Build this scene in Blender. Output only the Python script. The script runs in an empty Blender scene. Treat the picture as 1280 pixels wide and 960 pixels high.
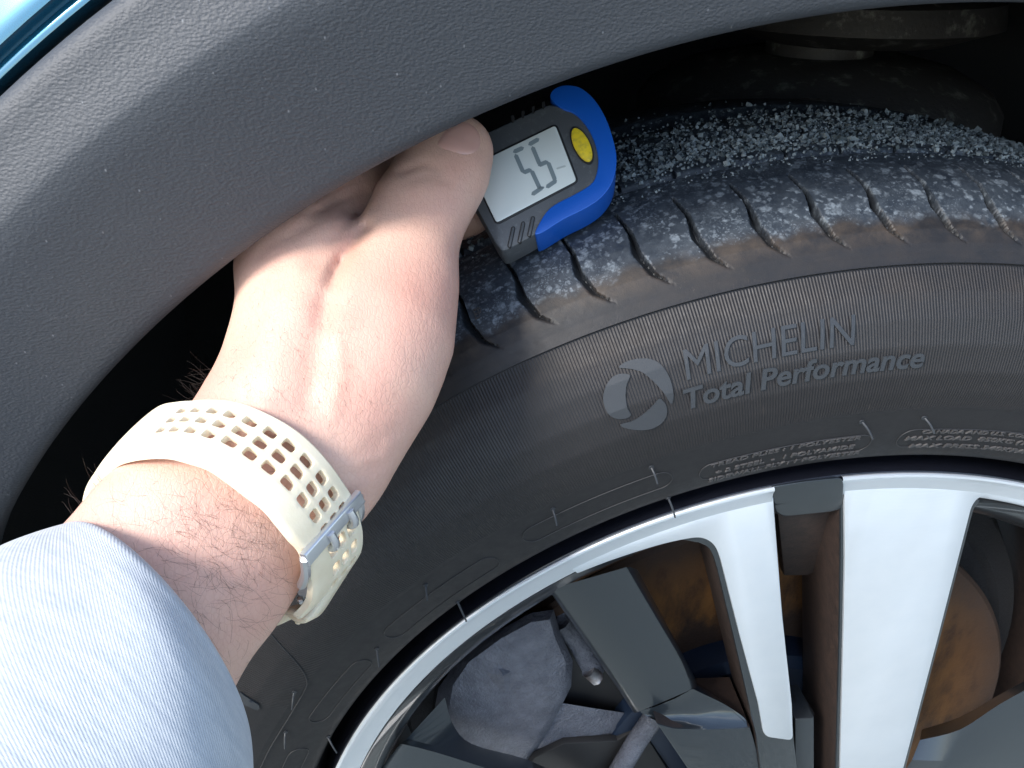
import bpy, bmesh, math, random
import numpy as np
from mathutils import Vector, Matrix
from mathutils.bvhtree import BVHTree

random.seed(7)
rng = np.random.default_rng(7)
S = bpy.context.scene
COL = S.collection

# ------------------------------------------------------------------ camera
CAM_P = np.array([-0.161, -0.230, 0.417])
YAW, PITCH = math.radians(5.92), math.radians(30.3)
FPX = 1000.0
FW = np.array([math.sin(YAW) * math.cos(PITCH), math.cos(YAW) * math.cos(PITCH), -math.sin(PITCH)])
RT = np.cross(FW, [0, 0, 1.0]); RT /= np.linalg.norm(RT)
UP = np.cross(RT, FW)
cd = bpy.data.cameras.new('camera')
cd.sensor_width = 36.0
cd.lens = 36.0 * FPX / 1280.0
cd.clip_start = 0.01
cd.clip_end = 2000.0
cam = bpy.data.objects.new('camera', cd)
COL.objects.link(cam)
m = Matrix(((RT[0], UP[0], -FW[0], CAM_P[0]), (RT[1], UP[1], -FW[1], CAM_P[1]),
            (RT[2], UP[2], -FW[2], CAM_P[2]), (0, 0, 0, 1)))
cam.matrix_world = m
S.camera = cam

# ------------------------------------------------------------------ light
SUN_DIR = np.array([-0.68, -0.45, 0.62]); SUN_DIR /= np.linalg.norm(SUN_DIR)
SUN_EL = math.asin(SUN_DIR[2])
SUN_AZ = math.atan2(SUN_DIR[0], SUN_DIR[1])
W = bpy.data.worlds.new('World')
S.world = W
W.use_nodes = True
wn, wl = W.node_tree.nodes, W.node_tree.links
wn.clear()
wo = wn.new('ShaderNodeOutputWorld')
wb = wn.new('ShaderNodeBackground')
wb.inputs['Strength'].default_value = 0.15
sky = wn.new('ShaderNodeTexSky')
sky.sky_type = 'NISHITA'
sky.sun_disc = False
sky.sun_elevation = SUN_EL
sky.sun_rotation = SUN_AZ
tc = wn.new('ShaderNodeTexCoord')
cn = wn.new('ShaderNodeTexNoise')
cn.inputs['Scale'].default_value = 2.4
cn.inputs['Detail'].default_value = 8
cn.inputs['Roughness'].default_value = 0.58
cr = wn.new('ShaderNodeValToRGB')
cr.color_ramp.elements[0].position = 0.53
cr.color_ramp.elements[1].position = 0.74
mx = wn.new('ShaderNodeMix'); mx.data_type = 'RGBA'
mx.inputs['B'].default_value = (7.5, 7.8, 8.2, 1)
wl.new(tc.outputs['Generated'], cn.inputs['Vector'])
wl.new(cn.outputs['Fac'], cr.inputs['Fac'])
wl.new(cr.outputs['Color'], mx.inputs['Factor'])
wl.new(sky.outputs['Color'], mx.inputs['A'])
wl.new(mx.outputs['Result'], wb.inputs['Color'])
wl.new(wb.outputs['Background'], wo.inputs['Surface'])

sd = bpy.data.lights.new('sun', 'SUN')
sd.energy = 2.0
sd.angle = math.radians(18)
sd.color = (1.0, 0.965, 0.91)
sun = bpy.data.objects.new('sun', sd)
COL.objects.link(sun)
sun.rotation_euler = Vector(SUN_DIR).to_track_quat('Z', 'Y').to_euler()

S.view_settings.view_transform = 'Standard'
S.view_settings.look = 'None'
S.view_settings.gamma = 1
S.view_settings.use_curve_mapping = False
S.view_settings.exposure = 1.45
S.render.engine = 'CYCLES'
S.cycles.use_denoising = True
S.cycles.max_bounces = 8


# ------------------------------------------------------------------ helpers
def ray(px, py):
    return FW + ((px - 640) / FPX) * RT - ((py - 480) / FPX) * UP


def at_y(px, py, y):
    d = ray(px, py)
    return CAM_P + d * ((y - CAM_P[1]) / d[1])


def at_d(px, py, depth):
    return CAM_P + ray(px, py) * depth


def at_plane(px, py, p0, n):
    d = ray(px, py)
    return CAM_P + d * (np.dot(np.array(p0) - CAM_P, n) / np.dot(d, n))


def tag(o, label=None, cat=None, group=None, kind=None):
    if label: o['label'] = label
    if cat: o['category'] = cat
    if group: o['group'] = group
    if kind: o['kind'] = kind
    return o


def empty(name, loc=(0, 0, 0)):
    o = bpy.data.objects.new(name, None)
    o.empty_display_size = 0.02
    o.location = loc
    COL.objects.link(o)
    return o


def link(name, me, mats, parent=None, smooth=True):
    o = bpy.data.objects.new(name, me)
    COL.objects.link(o)
    for mm in (mats if isinstance(mats, (list, tuple)) else [mats]):
        me.materials.append(mm)
    if smooth:
        me.polygons.foreach_set('use_smooth', [True] * len(me.polygons))
    if parent:
        o.parent = parent
        o.matrix_parent_inverse = Matrix.Translation(-Vector(parent.location)) if parent.type == 'EMPTY' else parent.matrix_world.inverted()
    return o


def mesh(name, verts, faces, mats, parent=None, smooth=True, sharp=None):
    me = bpy.data.meshes.new(name)
    me.from_pydata([tuple(map(float, v)) for v in verts], [], [tuple(map(int, f)) for f in faces])
    me.update()
    o = link(name, me, mats, parent, smooth)
    if sharp is not None and smooth:
        me.set_sharp_from_angle(angle=math.radians(sharp))
    return o


def from_bm(name, bm, mats, parent=None, smooth=True, sharp=35):
    bmesh.ops.recalc_face_normals(bm, faces=bm.faces)
    me = bpy.data.meshes.new(name)
    bm.to_mesh(me)
    bm.free()
    o = link(name, me, mats, parent, smooth)
    if smooth and sharp is not None:
        me.set_sharp_from_angle(angle=math.radians(sharp))
    return o


def grid_faces(nu, nv, closed_u=False, closed_v=False):
    a = np.arange(nu if closed_u else nu - 1)
    b = np.arange(nv if closed_v else nv - 1)
    A, B = np.meshgrid(a, b, indexing='ij')
    A2, B2 = (A + 1) % nu, (B + 1) % nv
    return np.stack([A * nv + B, A2 * nv + B, A2 * nv + B2, A * nv + B2], -1).reshape(-1, 4)


def catmull(pts, n=6, closed=True):
    pts = [np.array(p, float) for p in pts]
    N = len(pts)
    out = []
    for i in range(N if closed else N - 1):
        p0 = pts[(i - 1) % N] if closed or i > 0 else pts[0]
        p1, p2 = pts[i], pts[(i + 1) % N]
        p3 = pts[(i + 2) % N] if closed or i + 2 < N else pts[-1]
        for k in range(n):
            t = k / n
            out.append(0.5 * (2 * p1 + (p2 - p0) * t + (2 * p0 - 5 * p1 + 4 * p2 - p3) * t * t + (3 * p1 - p0 - 3 * p2 + p3) * t ** 3))
    if not closed:
        out.append(pts[-1])
    return out


def fillet(pts, r, n=5):
    """round the corners of a closed 2-D polygon (r: one value or one per corner)"""
    out = []
    N = len(pts)
    for i in range(N):
        p, a, b = (np.array(pts[j % N], float) for j in (i, i - 1, i + 1))
        rr = r[i] if isinstance(r, (list, tuple)) else r
        if rr <= 0:
            out.append(p); continue
        da, db = a - p, b - p
        la, lb = np.linalg.norm(da), np.linalg.norm(db)
        k = min(rr, la * .48, lb * .48)
        A, B = p + da / la * k, p + db / lb * k
        for j in range(n + 1):
            t = j / n
            out.append((1 - t) ** 2 * A + 2 * t * (1 - t) * p + t * t * B)
    return out


def slab(name, pts, direction, thick, mats, parent=None, bevel=0.0, segs=2, sharp=40, side_mat=None):
    """closed outline of 3-D points, extruded along direction, edges of the front face rounded"""
    bm = bmesh.new()
    vs = [bm.verts.new(tuple(p)) for p in pts]
    f = bm.faces.new(vs)
    d = Vector(direction).normalized() * thick
    ret = bmesh.ops.extrude_face_region(bm, geom=[f])
    nv = [g for g in ret['geom'] if isinstance(g, bmesh.types.BMVert)]
    bmesh.ops.translate(bm, verts=nv, vec=d)
    bm.faces.ensure_lookup_table()
    front = [ff for ff in bm.faces if set(ff.verts) == set(vs)]
    fr = front[0] if front else bm.faces.new(vs)
    if side_mat is not None:
        for ff in bm.faces:
            if ff is not fr:
                ff.material_index = side_mat
    if bevel > 0:
        bmesh.ops.bevel(bm, geom=list(fr.edges), offset=bevel, segments=segs, profile=0.5, affect='EDGES', clamp_overlap=True)
    return from_bm(name, bm, mats, parent, True, sharp)


def tube(path, radius, n=6, taper=None, cap=True):
    """verts, faces of a tube round a 3-D path"""
    P = np.array(path, float)
    T = np.gradient(P, axis=0)
    T /= np.linalg.norm(T, axis=1)[:, None] + 1e-12
    ref = np.array([0.31, 0.77, 0.55])
    V = []
    for i, (p, t) in enumerate(zip(P, T)):
        a = np.cross(t, ref); a /= np.linalg.norm(a) + 1e-12
        b = np.cross(t, a)
        r = radius * (taper[i] if taper is not None else 1)
        for k in range(n):
            an = 2 * math.pi * k / n
            V.append(p + r * (math.cos(an) * a + math.sin(an) * b))
    F = [tuple(q) for q in grid_faces(len(P), n, False, True)]
    if cap:
        F.append(tuple(range(n))[::-1])
        F.append(tuple(range((len(P) - 1) * n, len(P) * n)))
    return V, F


def lathe(name, prof, mats, parent=None, n=256, a0=0, a1=2 * math.pi, c=(0, 0), sharp=30, mat_idx=None):
    """profile of (y, R) turned about the wheel axis; angle 0 is up"""
    full = abs(a1 - a0 - 2 * math.pi) < 1e-6
    th = np.linspace(a0, a1, n, endpoint=not full)
    pr = np.array(prof)
    V = np.stack([c[0] + np.sin(th)[:, None] * pr[None, :, 1], np.broadcast_to(pr[None, :, 0], (n, len(pr))),
                  c[1] + np.cos(th)[:, None] * pr[None, :, 1]], -1).reshape(-1, 3)
    o = mesh(name, V, grid_faces(n, len(pr), full), mats, parent, True, sharp)
    if mat_idx is not None:
        idx = np.tile(np.array(mat_idx), n if full else n - 1)
        o.data.polygons.foreach_set('material_index', idx.astype(np.int32))
    return o


# ------------------------------------------------------------------ materials
class Mat:
    def __init__(s, name, color=(.5, .5, .5), rough=.5, metal=0., **kw):
        s.m = bpy.data.materials.new(name)
        s.m.use_nodes = True
        s.n, s.l = s.m.node_tree.nodes, s.m.node_tree.links
        s.b = s.n['Principled BSDF']
        s.b.inputs['Base Color'].default_value = (*color, 1)
        s.b.inputs['Roughness'].default_value = rough
        s.b.inputs['Metallic'].default_value = metal
        for k, v in kw.items():
            s.b.inputs[k].default_value = v
        s.tc = s.n.new('ShaderNodeTexCoord')
        s.h = None

    def mapping(s, scale=(1, 1, 1), rot=(0, 0, 0)):
        mp = s.n.new('ShaderNodeMapping')
        mp.inputs['Scale'].default_value = scale
        mp.inputs['Rotation'].default_value = rot
        s.l.new(s.tc.outputs['Object'], mp.inputs['Vector'])
        return mp.outputs['Vector']

    def noise(s, scale, detail=4, rough=.55, vec=None, dist=0):
        t = s.n.new('ShaderNodeTexNoise')
        t.inputs['Scale'].default_value = scale
        t.inputs['Detail'].default_value = detail
        t.inputs['Roughness'].default_value = rough
        t.inputs['Distortion'].default_value = dist
        s.l.new(vec if vec is not None else s.tc.outputs['Object'], t.inputs['Vector'])
        return t.outputs['Fac']

    def voronoi(s, scale, feature='F1', vec=None, out='Distance', rand=1):
        t = s.n.new('ShaderNodeTexVoronoi')
        t.feature = feature
        t.inputs['Scale'].default_value = scale
        t.inputs['Randomness'].default_value = rand
        s.l.new(vec if vec is not None else s.tc.outputs['Object'], t.inputs['Vector'])
        return t.outputs[out]

    def ramp(s, fac, stops):
        r = s.n.new('ShaderNodeValToRGB')
        e = r.color_ramp.elements
        while len(e) < len(stops): e.new(0.5)
        for k, (p, c) in enumerate(stops):
            e[k].position = p
            e[k].color = (*c, 1) if isinstance(c, (tuple, list)) else (c, c, c, 1)
        s.l.new(fac, r.inputs['Fac'])
        return r.outputs['Color']

    def math(s, op, a, b=None, c=None):
        t = s.n.new('ShaderNodeMath'); t.operation = op
        for k, v in enumerate((a, b, c)):
            if v is None: continue
            if isinstance(v, (int, float)): t.inputs[k].default_value = v
            else: s.l.new(v, t.inputs[k])
        return t.outputs[0]

    def mix(s, fac, a, b, blend='MIX'):
        t = s.n.new('ShaderNodeMix'); t.data_type = 'RGBA'; t.blend_type = blend
        for k, v in (('Factor', fac), ('A', a), ('B', b)):
            if isinstance(v, (int, float)): t.inputs[k].default_value = v
            elif isinstance(v, tuple): t.inputs[k].default_value = (*v, 1)
            else: s.l.new(v, t.inputs[k])
        return t.outputs['Result']

    def attr(s, name):
        t = s.n.new('ShaderNodeAttribute'); t.attribute_name = name
        return t.outputs['Fac']

    def color(s, v): s.l.new(v, s.b.inputs['Base Color']); return s

    def rough(s, v): s.l.new(v, s.b.inputs['Roughness']); return s

    def bump(s, height, dist, strength=1.):
        b = s.n.new('ShaderNodeBump')
        b.inputs['Distance'].default_value = dist
        b.inputs['Strength'].default_value = strength
        s.l.new(height, b.inputs['Height'])
        if s.h is not None: s.l.new(s.h, b.inputs['Normal'])
        s.h = b.outputs['Normal']
        s.l.new(s.h, s.b.inputs['Normal'])
        return s


# grained dark grey plastic
M = Mat('grained_plastic', (.06, .065, .075), .58)
v = M.mapping((1, 1, 1.0))
dn = M.noise(60, 3)
g = M.voronoi(1000, 'SMOOTH_F1', M.mapping((1.0, 1.0, 1.7), (0, .7, 0)))
g2 = M.noise(1500, 2)
big = M.noise(25, 4)
dust = M.ramp(M.noise(330, 6, .7), [(.62, 0.), (.76, 1.)])
fv = M.mapping((1.5, 1, .8), (0, .6, 0))
fleck = M.ramp(M.voronoi(250, vec=fv), [(.03, 1.), (.11, 0.)])
fmask = M.ramp(M.noise(110, 2), [(.50, 0.), (.58, 1.)])
base = M.mix(big, (.034, .038, .046), (.044, .049, .058))
base = M.mix(M.math('MULTIPLY', M.math('MULTIPLY', fleck, fmask), .4), base, (.30, .31, .33))
base = M.mix(M.math('MULTIPLY', dust, .16), base, (.22, .22, .22))
M.color(base)
M.bump(g, .0006, .30)
M.bump(g2, .0003, .35)
MAT_TRIM = M.m

# car paint
M = Mat('blue_car_paint', (.005, .14, .25), .22, .55, **{'Coat Weight': 1.0, 'Coat Roughness': .02})
fl = M.noise(4000, 1)
M.color(M.mix(fl, (.003, .075, .14), (.007, .11, .19)))
MAT_PAINT = M.m

# felt liner
M = Mat('arch_felt', (.011, .011, .013), .95)
M.color(M.mix(M.noise(700, 4), (.006, .006, .008), (.022, .022, .024)))
M.bump(M.noise(900, 5, .7), .0015, .8)
MAT_FELT = M.m

# tyre rubber : attributes rib, tread, dirt live on the mesh zones
M = Mat('tyre_rubber', (.03, .03, .032), .55)
sx = M.n.new('ShaderNodeSeparateXYZ'); M.l.new(M.tc.outputs['Object'], sx.inputs[0])
ang = M.math('ARCTAN2', sx.outputs['X'], sx.outputs['Z'])
ribs = M.math('SINE', M.math('MULTIPLY', ang, 1850))
rib_a = M.attr('rib'); tread_a = M.attr('tread'); dirt_a = M.attr('dirt')
n1 = M.noise(45, 5); n2 = M.noise(260, 6, .65)
base = M.mix(n1, (.0095, .0095, .0112), (.0150, .0142, .0155))
base = M.mix(M.math('MULTIPLY', rib_a, .35), base, (.0175, .0150, .0152))
# blue tint of the shade under the arch, put into the tread colour
base = M.mix(M.math('MULTIPLY', tread_a, .8), base, M.mix(n2, (.014, .021, .032), (.030, .040, .055)))
# grey dust film on the tread, brown dust on the shoulder
base = M.mix(M.math('MULTIPLY', M.math('MULTIPLY', tread_a, M.ramp(M.noise(140, 6, .75), [(.38, 0.), (.68, 1.)])), .6), base, (.062, .075, .090))
dm = M.math('MULTIPLY', dirt_a, M.ramp(M.noise(70, 6, .7), [(.40, 0.), (.62, 1.)]))
base = M.mix(M.math('MULTIPLY', dm, .75), base, M.mix(n2, (.040, .030, .023), (.072, .054, .041)))
# pale dried spatter
sv = M.mapping((1, 1, 1))
spd = M.n.new('ShaderNodeTexNoise'); spd.inputs['Scale'].default_value = 500
M.l.new(M.tc.outputs['Object'], spd.inputs['Vector'])
add = M.n.new('ShaderNodeVectorMath'); add.operation = 'MULTIPLY_ADD'
M.l.new(spd.outputs['Color'], add.inputs[0]); add.inputs[1].default_value = (.0035,) * 3
M.l.new(M.tc.outputs['Object'], add.inputs[2])
def spots(scale, lo, hi, mscale, mlo, mhi):
    d = M.voronoi(scale, vec=add.outputs[0])
    sp = M.ramp(d, [(lo, 1.), (hi, 0.)])
    mk = M.ramp(M.noise(mscale, 3), [(mlo, 0.), (mhi, 1.)])
    return M.math('MULTIPLY', sp, mk)
sp = M.math('MAXIMUM', spots(170, .22, .36, 110, .42, .52), spots(380, .20, .40, 80, .36, .50))
sp = M.math('MAXIMUM', sp, M.math('MULTIPLY', spots(900, .2, .4, 60, .42, .6), .7))
sp = M.math('MULTIPLY', sp, tread_a)
sp = M.math('MULTIPLY', sp, M.ramp(M.noise(1100, 3), [(.30, .25), (.62, 1.)]))
gv_a = M.attr('groove')
base = M.mix(M.math('MULTIPLY', sp, .66), base, (.22, .255, .29))
scuff = M.ramp(M.noise(900, 3, .7, M.mapping((1, 1, .25))), [(.60, 0.), (.72, 1.)])
scm = M.ramp(M.noise(55, 3), [(.56, 0.), (.68, 1.)])
base = M.mix(M.math('MULTIPLY', M.math('MULTIPLY', scuff, scm), .35), base, (.075, .06, .05))
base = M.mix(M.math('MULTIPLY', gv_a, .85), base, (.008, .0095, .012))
M.color(base)
M.rough(M.ramp(n2, [(.3, .46), (.7, .62)]))
M.bump(M.math('MULTIPLY', M.math('MULTIPLY', ribs, rib_a), 1.0), .00022, .5)
M.bump(n2, .0003, .3)
M.bump(M.noise(2500, 3, .6), .00012, .5)
M.b.inputs['Specular IOR Level'].default_value = .4
MAT_RUBBER = M.m

M = Mat('letter_rubber', (.046, .048, .052), .55)
M.color(M.mix(M.noise(300, 4), (.019, .022, .027), (.026, .030, .035)))
M.bump(M.noise(2500, 3), .0001, .4)
MAT_LETTER = M.m
M = Mat('fine_letter_rubber', (.050, .048, .049), .5)
MAT_FINE = M.m
M = Mat('moulding_rubber', (.020, .020, .022), .55)
MAT_LINE = M.m

# machined aluminium
M = Mat('machined_aluminium', (.80, .82, .84), .36, .75)
sx = M.n.new('ShaderNodeSeparateXYZ'); M.l.new(M.tc.outputs['Object'], sx.inputs[0])
rr = M.math('SQRT', M.math('ADD', M.math('MULTIPLY', sx.outputs['X'], sx.outputs['X']), M.math('MULTIPLY', sx.outputs['Z'], sx.outputs['Z'])))
lathe_l = M.math('SINE', M.math('MULTIPLY', rr, 9000))
nz = M.noise(120, 4)
M.color(M.mix(nz, (.72, .77, .82), (.78, .82, .86)))
M.rough(M.ramp(M.noise(40, 3), [(.3, .40), (.7, .46)]))
M.bump(lathe_l, .00002, .35)
MAT_SILVER = M.m

# gunmetal lacquer
M = Mat('gunmetal_lacquer', (.055, .066, .075), .32, .3, **{'Coat Weight': 1.0, 'Coat Roughness': .03})
M.color(M.mix(M.noise(5000, 1), (.013, .018, .023), (.030, .038, .045)))
MAT_GUN = M.m
M = Mat('satin_gunmetal', (.02, .026, .032), .36, .3, **{'Coat Weight': .7, 'Coat Roughness': .16})
M.color(M.mix(M.noise(5000, 1), (.016, .022, .028), (.032, .041, .049)))
MAT_GUN2 = M.m
M = Mat('dusty_gunmetal', (.07, .05, .042), .55, .1)
d = M.noise(240, 6, .7)
M.color(M.mix(M.ramp(d, [(.3, 0.), (.75, 1.)]), (.018, .013, .012), (.046, .029, .023)))
M.bump(M.noise(900, 4), .0003, .4)
MAT_DUSTY = M.m
M = Mat('rusty_iron', (.2, .09, .03), .75, .2)
d = M.noise(90, 6, .65, M.mapping((1, 1, .4)))
sx = M.n.new('ShaderNodeSeparateXYZ'); M.l.new(M.tc.outputs['Object'], sx.inputs[0])
rr = M.math('SQRT', M.math('ADD', M.math('MULTIPLY', sx.outputs['X'], sx.outputs['X']), M.math('MULTIPLY', sx.outputs['Z'], sx.outputs['Z'])))
old = M.ramp(M.math('ADD', rr, M.math('MULTIPLY', M.math('SUBTRACT', d, .5), .05)), [(.096, 1.), (.110, 0.), (.134, .1), (.158, 1.)])
M.color(M.mix(old, M.mix(M.ramp(d, [(.35, 0.), (.68, 1.)]), (.07, .032, .014), (.22, .10, .028)), M.mix(d, (.016, .011, .009), (.070, .038, .024))))
M.bump(M.noise(700, 4), .0006, .5)
MAT_RUST = M.m
M = Mat('cast_iron', (.16, .17, .20), .62, .35)
M.color(M.mix(M.noise(150, 5), (.06, .066, .085), (.21, .22, .26)))
M.bump(M.noise(620, 4, .6), .0016, 1.)
MAT_CAST = M.m
M = Mat('worn_steel', (.3, .29, .28), .45, .6)
M.color(M.mix(M.ramp(M.noise(130, 5), [(.4, 0.), (.6, 1.)]), (.16, .11, .09), (.42, .42, .44)))
MAT_STEEL = M.m
M = Mat('dark_underbody', (.02, .02, .022), .6)
M.color(M.mix(M.ramp(M.noise(60, 6, .7), [(.55, 0.), (.72, 1.)]), (.055, .053, .055), (.28, .29, .27)))
M.bump(M.noise(300, 4), .001, .5)
MAT_UNDER = M.m
M = Mat('black_gloss', (.008, .009, .014), .25)
MAT_BLACK = M.m
M = Mat('hub_paint', (.010, .020, .042), .4, .2)
MAT_HUB = M.m

# skin
M = Mat('skin', (.62, .40, .32), .46, **{'Subsurface Weight': .12, 'Subsurface Scale': .006, 'Specular IOR Level': .45})
M.b.inputs['Subsurface Radius'].default_value = (1.0, .35, .2)
bl = M.noise(38, 4, .5)
base = M.mix(M.ramp(bl, [(.34, 0.), (.68, 1.)]), (.63, .405, .315), (.585, .335, .265))
base = M.mix(M.math('MULTIPLY', M.attr('red'), .5), base, (.53, .225, .165))
base = M.mix(M.math('MULTIPLY', M.ramp(M.noise(420, 5, .7), [(.5, 0.), (.75, 1.)]), .22), base, (.52, .28, .22))
M.color(base)
vw = M.mapping((1.0, .55, .6), (0.2, .5, .3))
wr = M.voronoi(900, 'DISTANCE_TO_EDGE', vw)
base = M.mix(M.math('MULTIPLY', M.ramp(wr, [(0., 1.), (.10, 0.)]), .16), base, (.42, .22, .17))
pore = M.ramp(M.voronoi(800), [(.06, 1.), (.16, 0.)])
base = M.mix(M.math('MULTIPLY', M.math('MULTIPLY', pore, M.ramp(M.noise(200, 2), [(.45, 0.), (.6, 1.)])), .28), base, (.34, .17, .12))
M.color(base)
M.bump(M.ramp(wr, [(0., 0.), (.12, 1.)]), .00022, .24)
M.bump(M.noise(650, 5, .6, M.mapping((1.4, .7, .5), (.0, .5, 0))), .0005, .26)
M.bump(M.noise(160, 3), .0008, .22)
MAT_SKIN = M.m
M = Mat('thumbnail', (.70, .44, .37), .28, **{'Subsurface Weight': .1, 'Subsurface Scale': .003})
M.color(M.mix(M.noise(120, 2), (.56, .30, .25), (.63, .37, .31)))
MAT_NAIL = M.m
M = Mat('hair', (.035, .020, .014), .5)
MAT_HAIR = M.m

# sweatshirt
M = Mat('grey_sweatshirt', (.55, .57, .60), .95, **{'Sheen Weight': .25})
uvn = M.n.new('ShaderNodeUVMap'); uvn.uv_map = 'UVMap'
def uvmap(scale):
    mp = M.n.new('ShaderNodeMapping'); mp.inputs['Scale'].default_value = scale
    M.l.new(uvn.outputs['UV'], mp.inputs['Vector']); return mp.outputs['Vector']
he = M.noise(1.0, 4, .65, uvmap((110, 620, 1)))
he2 = M.noise(1.0, 3, .6, uvmap((600, 1700, 1)))
base = M.mix(M.ramp(he, [(.36, 0.), (.64, 1.)]), (.42, .445, .475), (.335, .365, .405))
base = M.mix(M.math('MULTIPLY', M.ramp(he2, [(.5, 0.), (.7, 1.)]), .3), base, (.45, .475, .51))
M.color(base)
wv = M.n.new('ShaderNodeTexWave'); wv.wave_type = 'BANDS'; wv.bands_direction = 'DIAGONAL'
wv.inputs['Scale'].default_value = 1.0; wv.inputs['Distortion'].default_value = .5; wv.inputs['Detail Scale'].default_value = 2
M.l.new(uvmap((520, 900, 1)), wv.inputs['Vector'])
M.bump(wv.outputs['Fac'], .0004, .22)
M.bump(he2, .0004, .3)
MAT_SLEEVE = M.m

# cream silicone
M = Mat('cream_silicone', (.74, .63, .45), .5, **{'Subsurface Weight': .05, 'Subsurface Scale': .003})
st = M.ramp(M.noise(60, 5), [(.45, 0.), (.75, 1.)])
M.color(M.mix(st, (.80, .705, .53), (.70, .585, .40)))
M.bump(M.noise(1500, 2), .00008, .4)
MAT_STRAP = M.m
M = Mat('brushed_steel', (.62, .63, .65), .3, .9)
M.bump(M.noise(600, 3), .00005, .3)
MAT_BUCKLE = M.m
M = Mat('grey_plastic', (.5, .5, .5), .35)
MAT_CASE = M.m

# gauge
M = Mat('gauge_charcoal', (.075, .08, .085), .42)
M.bump(M.noise(2200, 2), .0001, .6)
M.color(M.mix(M.ramp(M.noise(300, 5, .7), [(.55, 0.), (.75, 1.)]), (.070, .074, .080), (.13, .135, .14)))
MAT_GBODY = M.m
M = Mat('gauge_blue', (.006, .085, .42), .36)
M.bump(M.noise(2200, 2), .00008, .4)
MAT_GBLUE = M.m
M = Mat('gauge_yellow', (.72, .52, .02), .5)
M.color(M.mix(M.ramp(M.noise(500, 4), [(.45, 0.), (.7, 1.)]), (.72, .53, .02), (.45, .34, .04)))
MAT_YELLOW = M.m
M = Mat('lcd', (.62, .65, .63), .12, **{'Coat Weight': 1.0, 'Coat Roughness': .02})
MAT_LCD = M.m
M = Mat('lcd_digit', (.20, .24, .255), .3, **{'Coat Weight': .6})
MAT_DIGIT = M.m
M = Mat('lcd_faint', (.42, .45, .44), .3, **{'Coat Weight': .6})
MAT_DIGIT_FAINT = M.m
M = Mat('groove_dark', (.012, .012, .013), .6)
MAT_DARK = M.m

M = Mat('stone_grit', (.2, .21, .21), .85)
oi = M.attr('shade')
M.color(M.mix(oi, (.05, .066, .075), (.27, .31, .33)))
MAT_GRIT = M.m
M = Mat('asphalt', (.17, .18, .17), .9)
gcol = M.mix(M.ramp(M.noise(110, 3, .7), [(.35, 0.), (.65, 1.)]), (.07, .085, .08), (.30, .32, .30))
M.color(gcol)
M.bump(M.noise(140, 3), .004, .7)
MAT_ASPHALT = M.m

# ------------------------------------------------------------------ ground
GZ = -0.335
gv = [(-400, -400, GZ), (400, -400, GZ), (400, 400, GZ), (-400, 400, GZ)]
tag(mesh('ground', gv, [(0, 1, 2, 3)], MAT_ASPHALT, None, False), 'grey gritty asphalt under the car', None, None, 'structure')

# ------------------------------------------------------------------ car
car = tag(empty('car', (0, 0, GZ)), 'blue car seen at one wheel, with dark grey plastic arch trim over an alloy wheel', 'car')


def part(o, parent):
    o.parent = parent
    if parent.type == 'EMPTY':
        o.matrix_parent_inverse = Matrix.Translation(-Vector(parent.location))
    return o


# --- wheel arch trim
AC = (-0.014, 0.040)


def arch_r(pts, y):
    return float(np.mean([math.hypot(p[0] - AC[0], p[2] - AC[1]) for p in (at_y(a, b, y) for a, b in pts)]))


EDGE = [(1260, 1), (960, 37), (830, 67), (640, 132), (585, 155), (480, 210), (350, 285), (305, 320), (240, 360), (200, 400), (132, 475), (90, 528), (56, 569), (25, 612)]
pe = [at_y(a, b, -.015) for a, b in EDGE]
A_ = np.array([[2 * p[0], 2 * p[2], 1] for p in pe]); b_ = np.array([p[0] ** 2 + p[2] ** 2 for p in pe])
s_ = np.linalg.lstsq(A_, b_, rcond=None)[0]
AC = (float(s_[0]), float(s_[1]))
RE = math.sqrt(s_[2] + s_[0] ** 2 + s_[1] ** 2)
RC = arch_r([(0, 270), (65, 235), (130, 170), (240, 75), (350, 0)], -.030)
RO = arch_r([(0, 133), (60, 68), (129, 0)], -.017)
print('ARCH', AC, RE, RC, RO)
prof = [(.035, RE + .006), (.020, RE + .003), (.004, RE + .0008), (-.006, RE), (-.0105, RE), (-.0135, RE + .0006), (-.0152, RE + .0018), (-.0163, RE + .0036), (-.0172, RE + .0065)]
for k in range(1, 9):
    t = k / 9
    prof.append((-.0172 - (.0292 - .0172) * t, RE + .0065 + (RC - .003 - RE - .0065) * t))
prof += [(-.0295, RC - .001), (-.0293, RC + .001), (-.0284, RC + .004), (-.0273, RC + .0075), (-.0264, RC + .0105), (-.0258, RC + .0135),
         (-.0252, RO - .0035), (-.0240, RO - .0016), (-.0212, RO - .0004), (-.0180, RO), (-.008, RO - .0003), (.01, RO - .0005)]
trim = lathe('wheel_arch_trim', prof, MAT_TRIM, car, 240, math.radians(-115), math.radians(115), AC, 60)
trim['label'] = 'grained dark grey plastic wheel arch trim'
# --- blue body panel
G = .0016
pp = [(.02, RO + G), (.002, RO + G), (-.011, RO + G + .0004), (-.0136, RO + G + .0016), (-.0135, RO + G + .0030), (-.0120, RO + G + .0042), (-.0138, RO + G + .0052), (-.0152, RO + G + .0062), (-.0150, RO + G + .0078),
      (-.0135, RO + G + .0105), (-.009, RO + G + .02), (-.001, RO + .045), (.012, RO + .075), (.028, RO + .11), (.045, RO + .15), (.06, RO + .2)]
lathe('body_panel', pp, MAT_PAINT, car, 200, math.radians(-95), math.radians(95), AC, 50)
# --- liner
lathe('arch_liner', [(.034, RE + .0055), (.040, RE + .020), (.10, RE + .034), (.30, RE + .04), (.48, RE + .03), (.52, RE - .05), (.53, .01)], MAT_FELT, car, 160,
      math.radians(-125), math.radians(125), AC, 40)

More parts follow.
